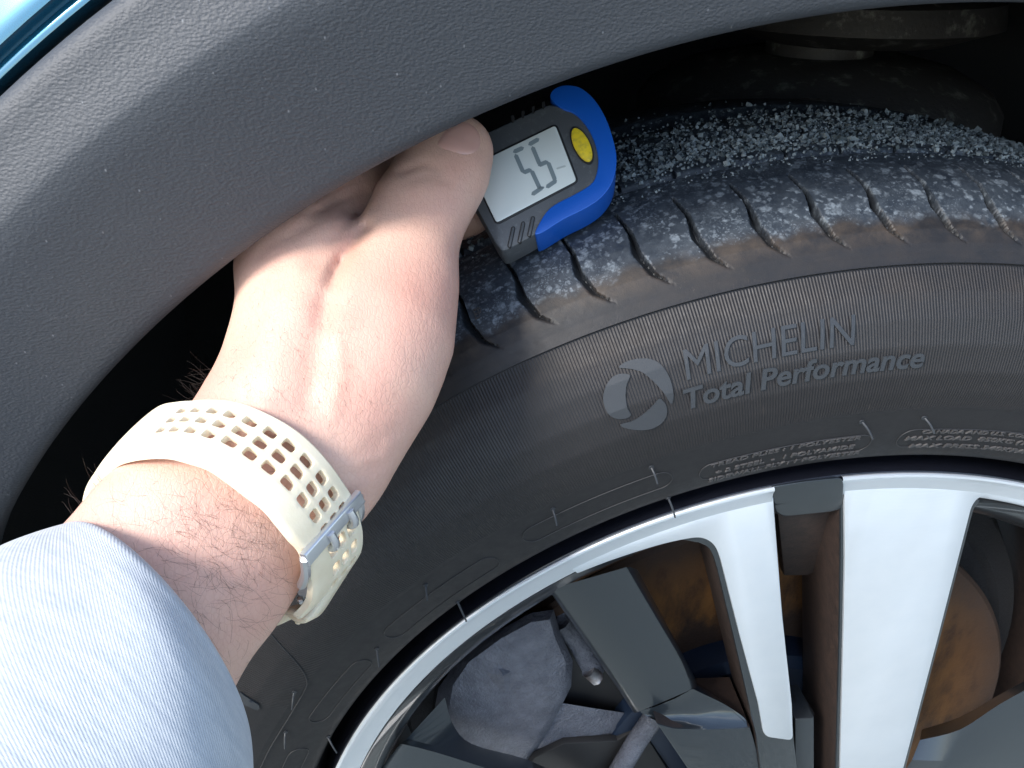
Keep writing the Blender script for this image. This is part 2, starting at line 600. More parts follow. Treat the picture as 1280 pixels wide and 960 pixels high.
# ------------------------------------------------------------------ tyre
TP = [(.034, .2325), (.016, .2372), (.0050, .2405), (.0006, .2419), (-.0014, .2433), (-.0030, .2455), (-.0058, .2520), (-.0085, .2600), (-.0104, .2670), (-.0108, .2688), (-.0114, .2700),
      (-.0126, .2770), (-.0130, .2850), (-.0112, .2950), (-.0078, .3030), (-.0030, .3105), (.0020, .3160), (.0032, .3175), (.0030, .3181), (.0022, .3184), (.0034, .3200), (.0062, .3238), (.0095, .3275),
      (.0140, .3312), (.0200, .3348), (.0280, .3380), (.0380, .3405), (.0500, .3420), (.0700, .3434), (.0950, .3440), (.1200, .3438), (.1450, .3425), (.1700, .3390), (.1880, .3350), (.2000, .3240), (.2080, .3050), (.2110, .2850), (.2080, .2600), (.195, .235), (.185, .229)]
TP = np.array(TP)
seg = np.hypot(*np.diff(TP, axis=0).T)
TS = np.concatenate([[0], np.cumsum(seg)])


def prof_at(s):
    return np.interp(s, TS, TP[:, 0]), np.interp(s, TS, TP[:, 1])


def s_of_R(R):      # outer side only
    k = int(np.argmax(TP[:, 1]))
    return float(np.interp(R, TP[:k, 1], TS[:k]))


def hit_tyre(px, py):
    """where the line of sight first meets the tyre: (theta, s)"""
    d = ray(px, py)
    t = np.linspace(.15, .60, 9000)
    X = CAM_P[None] + t[:, None] * d[None]
    R = np.hypot(X[:, 0], X[:, 2])
    k = int(np.argmax(TP[:, 1]))
    smax = TS[34]
    sg = np.linspace(0, smax, 4000)
    yy, rr_ = prof_at(sg)
    # inside test : R below the profile's outer radius at that y
    ktop = sg <= TS[30] 
    out_y = yy[sg > TS[12]]; out_r = rr_[sg > TS[12]]
    lo_s = sg[sg <= TS[12]]; lo_y = yy[sg <= TS[12]]; lo_r = rr_[sg <= TS[12]]
    ymin = np.interp(R, lo_r, lo_y)
    Rmax = np.interp(X[:, 1], out_y, out_r)
    inside = (X[:, 1] > ymin) & (R < Rmax) & (R > .2326)
    inside &= X[:, 1] > -.0131
    i = int(np.argmax(inside))
    if not inside[i]:
        return None
    th = math.atan2(X[i, 0], X[i, 2])
    j = int(np.argmin((yy - X[i, 1]) ** 2 + (rr_ - R[i]) ** 2))
    return th, float(sg[j])


GROOVES = [[(630, 322), (647, 342), (655, 370), (672, 392), (701, 407)],
           [(685, 295), (706, 315), (717, 345), (737, 370), (764, 384)],
           [(742, 267), (767, 287), (782, 322), (802, 347), (827, 361)],
           [(820, 245), (842, 265), (860, 297), (880, 322), (906, 339)],
           [(890, 230), (917, 257), (931, 287), (950, 312), (974, 327)],
           [(967, 225), (987, 247), (1000, 270), (1020, 300), (1045, 316)],
           [(1035, 212), (1057, 240), (1070, 267), (1090, 295), (1110, 310)],
           [(1110, 207), (1135, 232), (1147, 260), (1167, 290), (1189, 305)],
           [(1200, 210), (1232, 237), (1240, 257), (1257, 287), (1279, 309)]]
GH = [[hit_tyre(*p) for p in g] for g in GROOVES]
tips = np.array([g[-1][0] for g in GH])
PERIOD = float(np.mean(np.diff(tips)))
rel = np.array([[(q[0] - g[-1][0], q[1]) for q in g] for g in GH])
relm = np.median(rel, axis=0)
print('TYRE period', math.degrees(PERIOD), 'tips', np.degrees(tips).round(1), 'rel', np.degrees(relm[:, 0]).round(2), relm[:, 1].round(4))
S_TIP, S_TOP = relm[-1, 1], relm[0, 1]
ig = np.argsort(relm[:, 1])
gs, gth = relm[ig, 1], relm[ig, 0]
circ = [hit_tyre(*p) for p in ((830, 222), (900, 208), (1000, 195), (1060, 189))]
S_CIRC = float(np.median([c[1] for c in circ]))
print('circ', [round(c[1], 4) for c in circ], S_CIRC, TS.round(3).tolist())
horizon = None

TH0, TH1 = math.radians(-72), math.radians(34)
nfine = 1500
th = np.concatenate([np.linspace(TH0, TH1, nfine), np.linspace(TH1, TH0 + 2 * math.pi, 150)[1:-1]])
sA = np.concatenate([np.linspace(0, s_of_R(.3150), 60)[:-1], np.linspace(s_of_R(.3150), S_CIRC + .014, 125)[:-1], np.linspace(S_CIRC + .014, TS[-1], 40)])
sA = np.unique(np.concatenate([sA, TS]))
yy, RR = prof_at(sA)
# smooth the profile a little except at the two steps
TT, SS = np.meshgrid(th, sA, indexing='ij')
dep = np.zeros_like(TT)
ph0 = tips[0]
ks = np.arange(-40, 40)
u = (TT - ph0) / PERIOD
kk = np.round(u)
jit = np.sin(kk * 12.9898) * .5
for dk in (-1, 0, 1):
    tip = ph0 + (kk + dk) * PERIOD + .0009 * np.sin((kk + dk) * 7.3)
    thc = tip + np.interp(SS, gs, gth, left=0, right=0)
    v_ = np.clip((SS - S_TIP) / (S_TOP - S_TIP), 0, 1)       # 0 tip .. 1 top
    inb = (SS > S_TIP) & (SS < S_TOP + .001)
    w = np.interp(v_, [0, .18, .42, .55, .75, 1], [.0003, .0026, .0034, .0022, .0014, .0011]) / .335
    D = np.interp(v_, [0, .1, .3, .5, .75, .95, 1], [0, .0014, .0034, .0042, .0044, .0036, 0])
    x = (TT - (thc - w * .8)) / w
    prof_g = np.where((x > 0) & (x < 1), np.where(x < .84, (x / .84) ** .8, (1 - x) / .16), 0)
    dep = np.maximum(dep, np.where(inb, D * prof_g, 0))
gdep = dep.copy()
# groove that runs round the tyre, and a second one further in
for sc, w_, D_ in ((S_CIRC, .0022, .0045), (S_CIRC + .032, .004, .006), (S_CIRC + .068, .004, .006)):
    z = np.abs(SS - sc) / w_
    dep = np.maximum(dep, D_ * np.clip(1.35 - z, 0, 1) * 1.0)
# short cross slits just inside that groove
u2 = (TT - ph0 + .012) / PERIOD
d2 = np.abs(u2 - np.round(u2)) * PERIOD * .34
sl = (d2 < .0006) & (SS > S_CIRC - .0005) & (SS < S_CIRC + .012)
dep = np.maximum(dep, np.where(sl, .002, 0))
# hairline mould mark below the groove tips
z = np.abs(SS - (S_TIP - .0022)) / .00035
dep = np.maximum(dep, .00025 * np.clip(1 - z, 0, 1))
ty = np.gradient(yy, sA); tr = np.gradient(RR, sA)
nl = np.hypot(ty, tr) + 1e-9
ny, nr = -tr / nl, ty / nl          # outward normal in (y,R)
Y = yy[None] - dep * ny[None]
R_ = RR[None] - dep * nr[None]
V = np.stack([np.sin(TT) * R_, Y, np.cos(TT) * R_], -1).reshape(-1, 3)
tyre = mesh('tyre', V, grid_faces(len(th), len(sA), True), MAT_RUBBER, car, True, 50)
tyre['label'] = 'black rubber tyre with brown dust on the shoulder and pale dried spots on the tread'
s1, s2 = s_of_R(.2700), s_of_R(.3173)
rib = np.where((SS > s1) & (SS < s2), 1., 0.)
rib *= np.clip((SS - s1) / .0008, 0, 1)
flat_a = math.radians(-58.0)
rib *= np.clip((TT - flat_a) / .01, 0, 1)
s_dirt = S_TIP + .0045
tread = np.clip((SS - (s_dirt + .0035 + .0012 * np.sin(TT * 61) + .001 * np.sin(TT * 143))) / .0035, 0, 1)
dirt = np.exp(-((SS - s_dirt - .0015) / .0050) ** 2) * (SS > s_of_R(.3184))
dirt = np.maximum(dirt, .22 * np.clip((SS - s_of_R(.3184)) / .002, 0, 1) * (1 - tread))
dirt = np.maximum(dirt, .25 * np.exp(-((SS - s_of_R(.312)) / .006) ** 2))
dirt = np.maximum(dirt, .35 * np.exp(-((SS - s_of_R(.2445)) / .003) ** 2))
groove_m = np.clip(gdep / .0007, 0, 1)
for nm, arr in (('rib', rib), ('tread', tread), ('dirt', dirt), ('groove', groove_m)):
    at = tyre.data.attributes.new(nm, 'FLOAT', 'POINT')
    at.data.foreach_set('value', arr.reshape(-1).astype(np.float32))


def on_side(R, th_, off=0.):
    s = s_of_R(R)
    y, r = prof_at(s)
    i = np.searchsorted(TS, s); i = min(max(i, 1), len(TS) - 1)
    d = TP[i] - TP[i - 1]; d = d / np.linalg.norm(d)
    n = np.array([-d[1], d[0]])
    y, r = y + n[0] * off, r + n[1] * off
    return np.array([math.sin(th_) * r, y, math.cos(th_) * r])


def px_to_side(px, py):
    """(R, theta) on the sidewall"""
    y = -.009
    for _ in range(25):
        p = at_y(px, py, y)
        R = math.hypot(p[0], p[2])
        y = float(prof_at(s_of_R(R))[0])
    return R, math.atan2(p[0], p[2])


def tess(V, T, lim):
    """split triangles (n,3) at the middle of their longest edge until none is longer than lim"""
    V = [np.array(v, float) for v in V]
    todo, done, cache = [tuple(t) for t in T], [], {}
    while todo:
        t = todo.pop()
        L = [np.linalg.norm(V[t[k]] - V[t[(k + 1) % 3]]) for k in range(3)]
        k = int(np.argmax(L))
        if L[k] <= lim:
            done.append(t); continue
        a, b, c = t[k], t[(k + 1) % 3], t[(k + 2) % 3]
        key = (min(a, b), max(a, b))
        if key not in cache:
            V.append((V[a] + V[b]) / 2); cache[key] = len(V) - 1
        mid = cache[key]
        todo += [(a, mid, c), (mid, b, c)]
    return np.array(V), done


def side_text(body, size, R0, th0, th1=None, shear=.18, bold=0., raise_=.0007, m=MAT_LETTER, name='lettering', spacing=1.0):
    """lettering raised on the sidewall: baseline at R0 from th0 on (clockwise); th1 squeezes it to length"""
    cu = bpy.data.curves.new('t', 'FONT')
    cu.body = body; cu.size = 1.0; cu.shear = shear; cu.offset = bold; cu.space_character = spacing
    cu.extrude = 0.5; cu.resolution_u = 4
    to = bpy.data.objects.new('t', cu)
    COL.objects.link(to)
    dg = bpy.context.evaluated_depsgraph_get()
    me0 = to.evaluated_get(dg).to_mesh()
    me0.calc_loop_triangles()
    V0 = [tuple(v.co) for v in me0.vertices]
    T0_ = [tuple(t.vertices) for t in me0.loop_triangles]
    bpy.data.objects.remove(to)
    V0 = np.array(V0)
    x0, x1 = V0[:, 0].min(), V0[:, 0].max()
    cap = 0.73
    kx = size / cap if th1 is None else (th1 - th0) * R0 / (x1 - x0)
    ky = size / cap
    top = V0[:, 2] > 0
    V0[:, 2] *= 1e-4
    V0, T0_ = tess(V0, T0_, .0022 / ky)
    out = []
    for v in V0:
        f = v[2] / 5e-5 * .5 + .5
        out.append(on_side(R0 + v[1] * ky, th0 + (v[0] - x0) * kx / R0, -.0003 + (raise_ + .0003) * f))
    return mesh(name, out, T0_, m, tyre, False)


def side_poly(px_pts, raise_, name, n=5):
    q = [px_to_side(*p) for p in catmull(px_pts, n)]
    c = float(np.mean([t for R, t in q]))
    from mathutils.geometry import tessellate_polygon
    P2 = [Vector(((t - c) * .3, R, 0)) for R, t in q]
    T, N = tessellate_polygon([P2]), len(P2)
    V0, T2 = tess([tuple(p) for p in P2], T, .0025)
    out = [on_side(v[1], c + v[0] / .3, raise_) for v in V0] + [on_side(p.y, c + p.x / .3, -.0003) for p in P2]
    nb = len(V0)
    Fs = list(T2) + [(i, (i + 1) % N, nb + (i + 1) % N, nb + i) for i in range(N)]
    bm = bmesh.new()
    vs_ = [bm.verts.new(tuple(p)) for p in out]
    for f in Fs:
        try: bm.faces.new([vs_[i] for i in f])
        except ValueError: pass
    return from_bm(name, bm, MAT_LETTER, tyre, True, 30)


rad = math.radians
lo = lambda pts: [(740 + x * .1719, 390 + y * .1719) for x, y in pts]
C1 = lo([(195, 403), (230, 370), (300, 345), (380, 337), (440, 347), (500, 382), (550, 450), (580, 530), (590, 600), (582, 655), (562, 655), (530, 600), (480, 540), (430, 490), (370, 442), (300, 418), (245, 410)])
C2 = lo([(276, 463), (250, 450), (200, 450), (150, 472), (105, 530), (82, 600), (82, 650), (100, 710), (130, 750), (180, 772), (240, 770), (280, 748), (272, 725), (255, 690), (245, 640), (243, 590), (250, 530), (264, 495)])
C3 = lo([(488, 627), (512, 640), (535, 672), (543, 720), (530, 770), (490, 815), (430, 843), (370, 855), (290, 850), (225, 835), (206, 820), (222, 807), (280, 793), (340, 763), (400, 715), (445, 672)])
for C in (C1, C2, C3):
    side_poly(C, .0006, 'emblem_blade')
R0, t0 = px_to_side(858, 474); R1, t1 = px_to_side(1071, 431)
Rc, _ = px_to_side(862, 440)
side_text('MICHELIN', .0093, (R0 + R1) / 2, t0, t1, .14, .0)
Rb, tb = px_to_side(857, 507); Rb2, tb2 = px_to_side(1152, 462)
side_text('Total Performance', .0072, (Rb + Rb2) / 2, tb, tb2, .18, .022)


def row(body, pa, pb, size):
    Ra, ta = px_to_side(*pa); Rz, tz = px_to_side(*pb)
    side_text(body, size, (Ra + Rz) / 2, ta, tz, .12, .012, .0006, MAT_FINE, 'fine_lettering')


row('TREAD PLIES : 1 POLYESTER', (888, 582), (1074, 550), .0020)
row('+ 2 STEEL  -  1 POLYAMIDE', (894, 591), (1066, 560), .0020)
row('SIDEWALL PLY : 1 POLYESTER', (885, 600), (1072, 568), .0020)
row('CANADA AND U.S. CODES ONLY', (1150, 543), (1330, 552), .0019)
row('MAX LOAD  850KG (1874LBS)', (1128, 553), (1330, 560), .0021)
row('MAX PRESS 340KPA (50PSI)', (1132, 562), (1330, 571), .0021)


def pill(pa, pb, h0, h1, wline=.00045):
    """raised outline plate on the bead band"""
    Ra, ta = px_to_side(*pa); Rz, tz = px_to_side(*pb)
    c = (Ra + Rz) / 2
    hh = (h1 - h0) / 2
    e = hh / c
    pts = []
    for k in range(25): pts.append((c + hh, ta + e + (tz - ta - 2 * e) * k / 24))
    for k in range(1, 12): a = math.pi / 2 - math.pi * k / 12; pts.append((c + hh * math.sin(a), tz - e + e * math.cos(a)))
    for k in range(25): pts.append((c - hh, tz - e - (tz - ta - 2 * e) * k / 24))
    for k in range(1, 12): a = -math.pi / 2 - math.pi * k / 12; pts.append((c + hh * math.sin(a), ta + e + e * math.cos(a)))
    path = [on_side(R, t, .0001) for R, t in pts]
    path.append(path[0])
    Vv, Ff = tube(path, wline * .5, 5, cap=False)
    mesh('label_outline', Vv, Ff, MAT_LINE, tyre)


pill((874, 592), (1087, 555), 0, .0098)
pill((1120, 552), (1345, 562), 0, .0100)
pill((648, 668), (842, 604), 0, .0095)
pill((470, 793), (632, 705), 0, .0095)
pill((380, 903), (472, 826), 0, .0085)
pill((330, 1000), (398, 932), 0, .0085)
# edge of the smooth name plate low on the sidewall
pl = [px_to_side(*p) for p in catmull([(325, 775), (345, 800), (372, 830), (383, 848), (381, 862), (362, 895), (335, 940), (315, 985)], 8, False)]
Vv, Ff = tube([on_side(R, t, .0001) for R, t in pl], .0003, 5)
mesh('plate_edge', Vv, Ff, MAT_LINE, tyre)
side_poly([(300, 864), (306, 868), (324, 880), (322, 886), (312, 882), (298, 874)], .0007, 'letter_stroke', 2)
Rs, tsx = px_to_side(612, 441)
side_text('EP', .0022, Rs + .0085, tsx, None, .1, .01, .0004, MAT_FINE, 'fine_lettering')
side_text('X', .0025, px_to_side(452, 634)[0], px_to_side(450, 634)[1], None, .1, .01, .0004, MAT_FINE, 'fine_lettering')

SPEW = [((1077, 527), (1091, 549)), ((1155, 522), (1168, 542)), ((1118, 570), (1124, 596)), ((1105, 579), (1112, 590)), ((814, 584), (822, 605)), ((691, 636), (696, 657)), ((835, 622), (844, 647)), ((532, 731), (534, 751)),
        ((471, 811), (474, 834)), ((572, 752), (583, 777)), ((587, 751), (590, 765)), ((368, 865), (365, 887)), ((357, 915), (356, 936)), ((410, 921), (421, 941)), ((431, 917), (433, 926)), ((690, 688), (689, 694))]
for (a, b) in SPEW:
    R, t = px_to_side(*a)
    p0 = on_side(R, t, -.0005)
    p1 = at_y(*b, p0[1] - .0042)
    mid = (p0 + p1) / 2 + np.array([0, -.0006, .0005])
    Vv, Ff = tube(catmull([p0, mid, p1], 4, False), .00042, 7, taper=np.linspace(1.15, .8, 9))
    V2, F2 = tube([on_side(R, t, -.0003), on_side(R, t, .0004)], .0010, 10)
    n0 = len(Vv)
    mesh('vent_spew', Vv + V2, Ff + [tuple(i + n0 for i in f) for f in F2], MAT_LETTER, tyre, True, 40)

# ------------------------------------------------------------------ wheel
rim = empty('alloy_rim', (0, 0, 0))
part(rim, car)


def rpart(o):
    o.parent = rim
    o.matrix_parent_inverse = Matrix.Translation(-Vector((0, 0, 0)))
    return o


def gap_th(px, py, y=0.0):
    p = at_y(px, py, y)
    return math.atan2(p[0], p[2])


t_pl, t_pr = gap_th(968, 612), gap_th(1053, 600)
o = lathe('rim_lip', [(.010, .2290), (.0016, .2330), (.0003, .2335), (-.0004, .2331), (-.0005, .2322), (.0002, .2312), (.0006, .2304), (.0012, .2295), (.0026, .2230), (.0030, .2222), (.0036, .2217)], MAT_SILVER, None, 420,
          t_pr, t_pl + 2 * math.pi, (0, 0), 25); rpart(o)
o = lathe('rim_flange', [(.036, .2320), (.028, .2337), (.006, .2337), (.0018, .2335), (.0014, .2328), (.004, .222), (.010, .218)], MAT_BLACK, None, 200); rpart(o)
o = lathe('barrel', [(.0034, .2216), (.0046, .2203), (.0066, .2155), (.0100, .2105), (.0155, .2065), (.0240, .2045), (.05, .2020), (.09, .205), (.19, .207), (.21, .228)], [MAT_GUN, MAT_DUSTY], None, 300,
          mat_idx=[0, 0, 0, 0, 1, 1, 1, 1, 1]); rpart(o)


def face_px(px_pts, y, r=0, n=5):
    q = fillet(px_pts, r, n) if r else [np.array(p, float) for p in px_pts]
    return [at_y(p[0], p[1], y) if not callable(y) else at_y(p[0], p[1], y(p[0], p[1])) for p in q]


YF = .0022
lab_s = {}
def arc_px(th_a, th_b, R, y, n=14):
    out = []
    for k in range(n + 1):
        t = th_a + (th_b - th_a) * k / n
        X = np.array([R * math.sin(t), y, R * math.cos(t)]) - CAM_P
        z = X @ FW
        out.append((640 + FPX * (X @ RT) / z, 480 - FPX * (X @ UP) / z))
    return out


# thin silver spoke: rim band narrowing to the left, blade running to the hub
arc = arc_px(gap_th(715, 716, YF), gap_th(967, 622, YF), .2262, YF, 24)
thin_lo = [(967.5, 640), (976, 760), (990.5, 915)]
thin = arc + thin_lo + fillet([(991, 925), (954, 921)], 0) 
thin_poly = arc + [(968, 640), (978, 770)] + fillet([(990, 880), (991.5, 926), (955, 921), (948, 880)], [0, 7, 9, 0], 4) + [(925, 795)] + \
    catmull([(905, 716), (899, 694), (892, 681), (880, 673.5), (864, 673), (830, 680), (790, 692), (755, 704), (722, 717)], 4, False)
rpart(slab('thin_spoke_face', face_px(thin_poly, YF), (0, 1, 0), .0012, MAT_SILVER, None, .0004, 2, 30))
# wide silver spoke
arc = arc_px(gap_th(1053, 620, YF), rad(24), .2262, YF, 24)
wide = arc + arc_px(rad(24), gap_th(1240, 619, YF), .2228, YF, 6) + catmull([(1232, 619), (1222, 624), (1215, 634), (1211, 648)], 4, False) + [(1172, 800), (1128, 966), (1092, 1110), (1046, 1110), (1050, 960), (1054, 800), (1056, 700), (1055.5, 640)]
rpart(slab('wide_spoke_face', face_px(wide, YF), (0, 1, 0), .0012, MAT_SILVER, None, .0004, 2, 30))


def grow(pts, k):
    c = np.mean(np.array(pts), axis=0)
    out = []
    N = len(pts)
    P = [np.array(p, float) for p in pts]
    area = sum(P[i][0] * P[(i + 1) % N][1] - P[(i + 1) % N][0] * P[i][1] for i in range(N))
    sgn = 1 if area > 0 else -1
    for i in range(N):
        t = P[(i + 1) % N] - P[i - 1]
        L = np.linalg.norm(t) + 1e-9
        out.append(P[i] + sgn * k * np.array([t[1], -t[0]]) / L)
    return out


# spoke bodies under the silver faces (gunmetal rim, dusty flanks)
thin_body = [(966, 640), (978, 770), (992, 930), (1000, 1000), (1003, 1100), (960, 1100), (957, 1000), (947, 921), (918, 795)] + catmull([(899, 716), (893, 696), (886, 684), (874, 678)], 3, False) + [(850, 676), (900, 655)]
rpart(slab('thin_spoke_body', face_px(grow(thin_body, 1.5), .0036), (0, .999, 0.0), .034, [MAT_GUN, MAT_DUSTY], None, .0010, 2, 40, 1))
wide_body = [(1051, 625), (1051, 700), (1049.5, 800), (1045.5, 960), (1041, 1110), (1097, 1110), (1131, 966), (1175, 800)] + [(1214, 650), (1218, 636), (1226, 626), (1190, 612)]
rpart(slab('wide_spoke_body', face_px(grow(wide_body, .5), .0036), (0, 1, 0), .040, [MAT_GUN, MAT_DUSTY], None, .0010, 2, 40, 1))
# gunmetal cap that closes the pocket between the two at the rim
q = fillet([(964.5, 608.5), (1010, 601.5), (1052, 597), (1055.5, 604), (1054, 636), (1040, 640), (980, 646), (969, 640)], [3, 0, 8, 4, 10, 10, 12, 6], 4)
cap_pts = [at_y(a, b, -.0012 + .00016 * (b - 600)) for a, b in q]
rpart(slab('pocket_cap', cap_pts, (0, 1, -.55), .013, [MAT_GUN2], None, .0016, 3, 50))
q2 = [(972, 640), (1052, 630), (1052, 700), (1010, 720), (980, 720)]
rpart(slab('pocket_wall', [at_y(a, b, .012 + .00022 * (b - 630)) for a, b in q2], (0, 1, .2), .006, [MAT_DUSTY], None, .001, 2))
# cap at the top of the right-hand window
q = arc_px(gap_th(1226, 624, .004), rad(30), .2245, .004, 10) + arc_px(rad(30), gap_th(1218, 648, .004), .2145, .009, 10)
capr = [at_y(a, b, .0036 if i <= 10 else .010) for i, (a, b) in enumerate(q)]
rpart(slab('window_cap', capr, (0, 1, 0), .012, [MAT_GUN], None, .0012, 2, 50))

# gunmetal arm between the windows: dips from the rim, then rises over a rounded heel to the hub flat
def strip(name, rows, mats, sharp=25, sub=5):
    """rows of (px,py,y) lofted smoothly along the list"""
    n = len(rows[0])
    cols = [catmull([r[j] for r in rows], sub, False) for j in range(n)]
    L = len(cols[0])
    Vv = [at_y(*cols[j][i]) for i in range(L) for j in range(n)]
    return rpart(mesh(name, Vv, grid_faces(L, n), mats, None, True, sharp))


strip('gunmetal_arm', [[(686, 738, .030), (688, 738, .010), (692, 735, .0078), (738, 722, .0072), (783, 709, .0078), (788, 709, .010), (797, 712, .034)],
                       [(728, 797, .033), (730, 797, .013), (734, 795, .0108), (776, 783, .0102), (817, 767, .0108), (822, 768, .013), (828, 770, .036)],
                       [(770, 858, .036), (772, 858, .016), (777, 856, .0128), (816, 842, .0122), (852, 827, .0128), (857, 829, .015), (862, 834, .038)],
                       [(792, 891, .037), (794, 891, .0175), (800, 889, .0132), (832, 876, .0128), (864, 862, .0132), (870, 864, .016), (880, 868, .038)]], [MAT_GUN2], 50, 4)
strip('heel_chamfer', [[(800, 889, .0132), (820, 883, .0129), (844, 873, .0129), (866, 861, .0132)],
                       [(803, 892, .0130), (824, 892, .0126), (851, 882, .0127), (876, 866, .0131)],
                       [(810, 896, .0118), (829, 900, .0108), (870, 893, .0109), (905, 880, .0115)],
                       [(818, 900, .0096), (836, 906, .0083), (885, 903, .0081), (930, 897, .0088)],
                       [(822, 903, .0074), (840, 909, .0066), (886, 909.5, .0063), (934, 907, .0066)],
                       [(824, 905, .0066), (842, 911, .0058), (886, 912, .0055), (936, 910, .0058)]], [MAT_GUN], 80, 4)
hub_flat = fillet([(826, 905), (842, 911), (936, 910), (960, 985), (1000, 1120), (900, 1120), (868, 968)], [0, 6, 0, 0, 0, 0, 0], 4)
rpart(slab('hub_flat', face_px([(821, 905), (842, 911), (888, 912), (938, 910), (962, 985), (990, 1120), (930, 1120), (864, 968)], .0056), (0, 1, 0), .03, [MAT_GUN, MAT_DUSTY], None, .0008, 2, 40, 1))
# flank of that heel inside the window
rpart(slab('heel_flank', [at_y(a, b, y) for a, b, y in ((866, 862, .0133), (905, 880, .0117), (934, 905, .0068), (940, 915, .03), (900, 872, .045), (872, 850, .045))], (0, 1, -.3), .002, [MAT_GUN], None, .0003, 1))
rpart(slab('spoke_foot', face_px([(953, 926), (992, 929), (990, 990), (985, 1120), (975, 1120), (965, 1000)], .0050), (0, 1, 0), .02, [MAT_GUN], None, .0012, 2))
rpart(slab('pocket_floor', [at_y(a, b, y) for a, b, y in ((994, 872, .022), (1003, 866, .026), (1019, 893, .014), (1018, 899, .010), (994, 900, .010))], (0, 1, -.2), .004, [MAT_GUN], None, .0006, 2))
rpart(slab('pocket_step', face_px([(994, 899), (1018, 898), (1018, 1000), (1015, 1120), (995, 1120)], .0100), (0, 1, 0), .02, [MAT_GUN], None, .0008, 2))
# arm at lower left
strip('gunmetal_arm', [[(470, 968, .012), (500, 930, .012), (508, 924, .014), (556, 872, .024)],
                       [(480, 985, .008), (512, 932, .0085), (530, 929, .012), (566, 905, .026)],
                       [(560, 985, .007), (560, 945, .0085), (575, 942, .013), (590, 930, .030)],
                       [(680, 1010, .007), (640, 972, .0085), (650, 966, .014), (660, 950, .034)],
                       [(760, 1060, .007), (720, 1005, .0085), (730, 998, .014), (735, 985, .036)]], [MAT_GUN2], 30, 4)
strip('gunmetal_arm', [[(1120, 980, .012), (1140, 950, .010), (1150, 925, .016), (1152, 912, .034)],
                       [(1170, 985, .010), (1190, 950, .008), (1200, 912, .014), (1200, 896, .034)],
                       [(1240, 980, .010), (1245, 936, .008), (1250, 880, .012), (1250, 868, .034)],
                       [(1300, 960, .010), (1300, 910, .008), (1305, 850, .012), (1305, 838, .034)]], [MAT_GUN2], 30, 4)

# the same spokes further round the wheel, below the picture
for o in [c for c in rim.children if c.name in ('thin_spoke_face', 'wide_spoke_face', 'thin_spoke_body', 'wide_spoke_body')]:
    bm = bmesh.new(); bm.from_mesh(o.data)
    cut = bmesh.ops.bisect_plane(bm, geom=bm.verts[:] + bm.edges[:] + bm.faces[:], plane_co=(0, 0, .075), plane_no=(0, 0, -1), clear_outer=True)
    me = bpy.data.meshes.new(o.name); bm.to_mesh(me); bm.free()
    for k in (2, 3):
        c = o.copy(); c.data = me; COL.objects.link(c); c.parent = rim
        c.matrix_parent_inverse = Matrix.Identity(4)
        c.matrix_basis = Matrix.Rotation(math.radians(72 * k), 4, 'Y')
lathe('hub_cap', [(.006, .0005), (.0055, .020), (.0065, .028), (.012, .032), (.03, .034)], MAT_GUN2, rim, 60)
# brake disc, caliper, hub
brake = lathe('brake_disc', [(.085, .065), (.066, .075), (.060, .080), (.058, .086), (.058, .1590), (.060, .1612), (.066, .1612), (.068, .16), (.068, .09)], MAT_RUST, car, 200, sharp=30)
brake['label'] = 'rusty brown brake disc behind the spokes'
lathe('hub', [(.050, .030), (.046, .050), (.044, .074), (.047, .080), (.056, .082), (.062, .082)], MAT_HUB, car, 120)
lathe('dust_shield', [(.088, .02), (.088, .172), (.085, .176), (.093, .19), (.12, .2)], MAT_FELT, car, 100, sharp=30)
cal = empty('brake_caliper', (0, 0, 0)); part(cal, car)


def cpart(o):
    o.parent = cal
    return o


def facet(name, pts, mat_, thick=.02):
    return slab(name, [at_y(*p) for p in pts], (0, 1, 0), thick, mat_, None, .0016, 3, 60)


def casting(name, pts, y_in, k_in, thick, c):
    bm = bmesh.new()
    N = len(pts)
    back = [bm.verts.new(tuple(at_y(a, b, y + thick))) for a, b, y in pts]
    rim_ = [bm.verts.new(tuple(at_y(a, b, y))) for a, b, y in pts]
    inn = [bm.verts.new(tuple(at_y(c[0] + (a - c[0]) * k_in, c[1] + (b - c[1]) * k_in, y_in + (y - y_in) * .35))) for a, b, y in pts]
    inn2 = [bm.verts.new(tuple(at_y(c[0] + (a - c[0]) * k_in * .6, c[1] + (b - c[1]) * k_in * .6, y_in + (y - y_in) * .1))) for a, b, y in pts]
    ctr = bm.verts.new(tuple(at_y(c[0], c[1], y_in)))
    for i in range(N):
        j = (i + 1) % N
        bm.faces.new((rim_[i], back[i], back[j], rim_[j]))
        bm.faces.new((inn[i], rim_[i], rim_[j], inn[j]))
        bm.faces.new((inn2[i], inn[i], inn[j], inn2[j]))
        bm.faces.new((ctr, inn2[i], inn2[j]))
    return cpart(from_bm(name, bm, MAT_CAST, None, True, 32))


CA = [(540, 905, .058), (548, 860, .056), (572, 825, .054), (620, 790, .052), (664, 766, .051), (692, 762, .050), (700, 790, .049), (716, 826, .048), (714, 858, .047), (703, 880, .046), (690, 905, .046), (672, 935, .048), (645, 975, .052), (590, 990, .056), (556, 950, .058)]
casting('caliper_body', CA, .0405, .84, .035, (662, 840))
CB = [(698, 878, .0475), (740, 885, .0475), (781, 891, .050), (777, 905, .050), (784, 912, .051), (772, 928, .052), (735, 929, .052), (700, 940, .052), (662, 972, .053), (640, 985, .054), (668, 935, .0495)]
casting('caliper_bracket', CB, .0470, .82, .03, (715, 910))
cpart(slab('disc_shade_slab', [at_y(a, b, .0562) for a, b in ((690, 770), (745, 800), (800, 880), (830, 930), (700, 930), (690, 850))], (0, 1, 0), .004, MAT_DARK, None, .001, 2))  # added dark slab: the shade over the disc beside the caliper
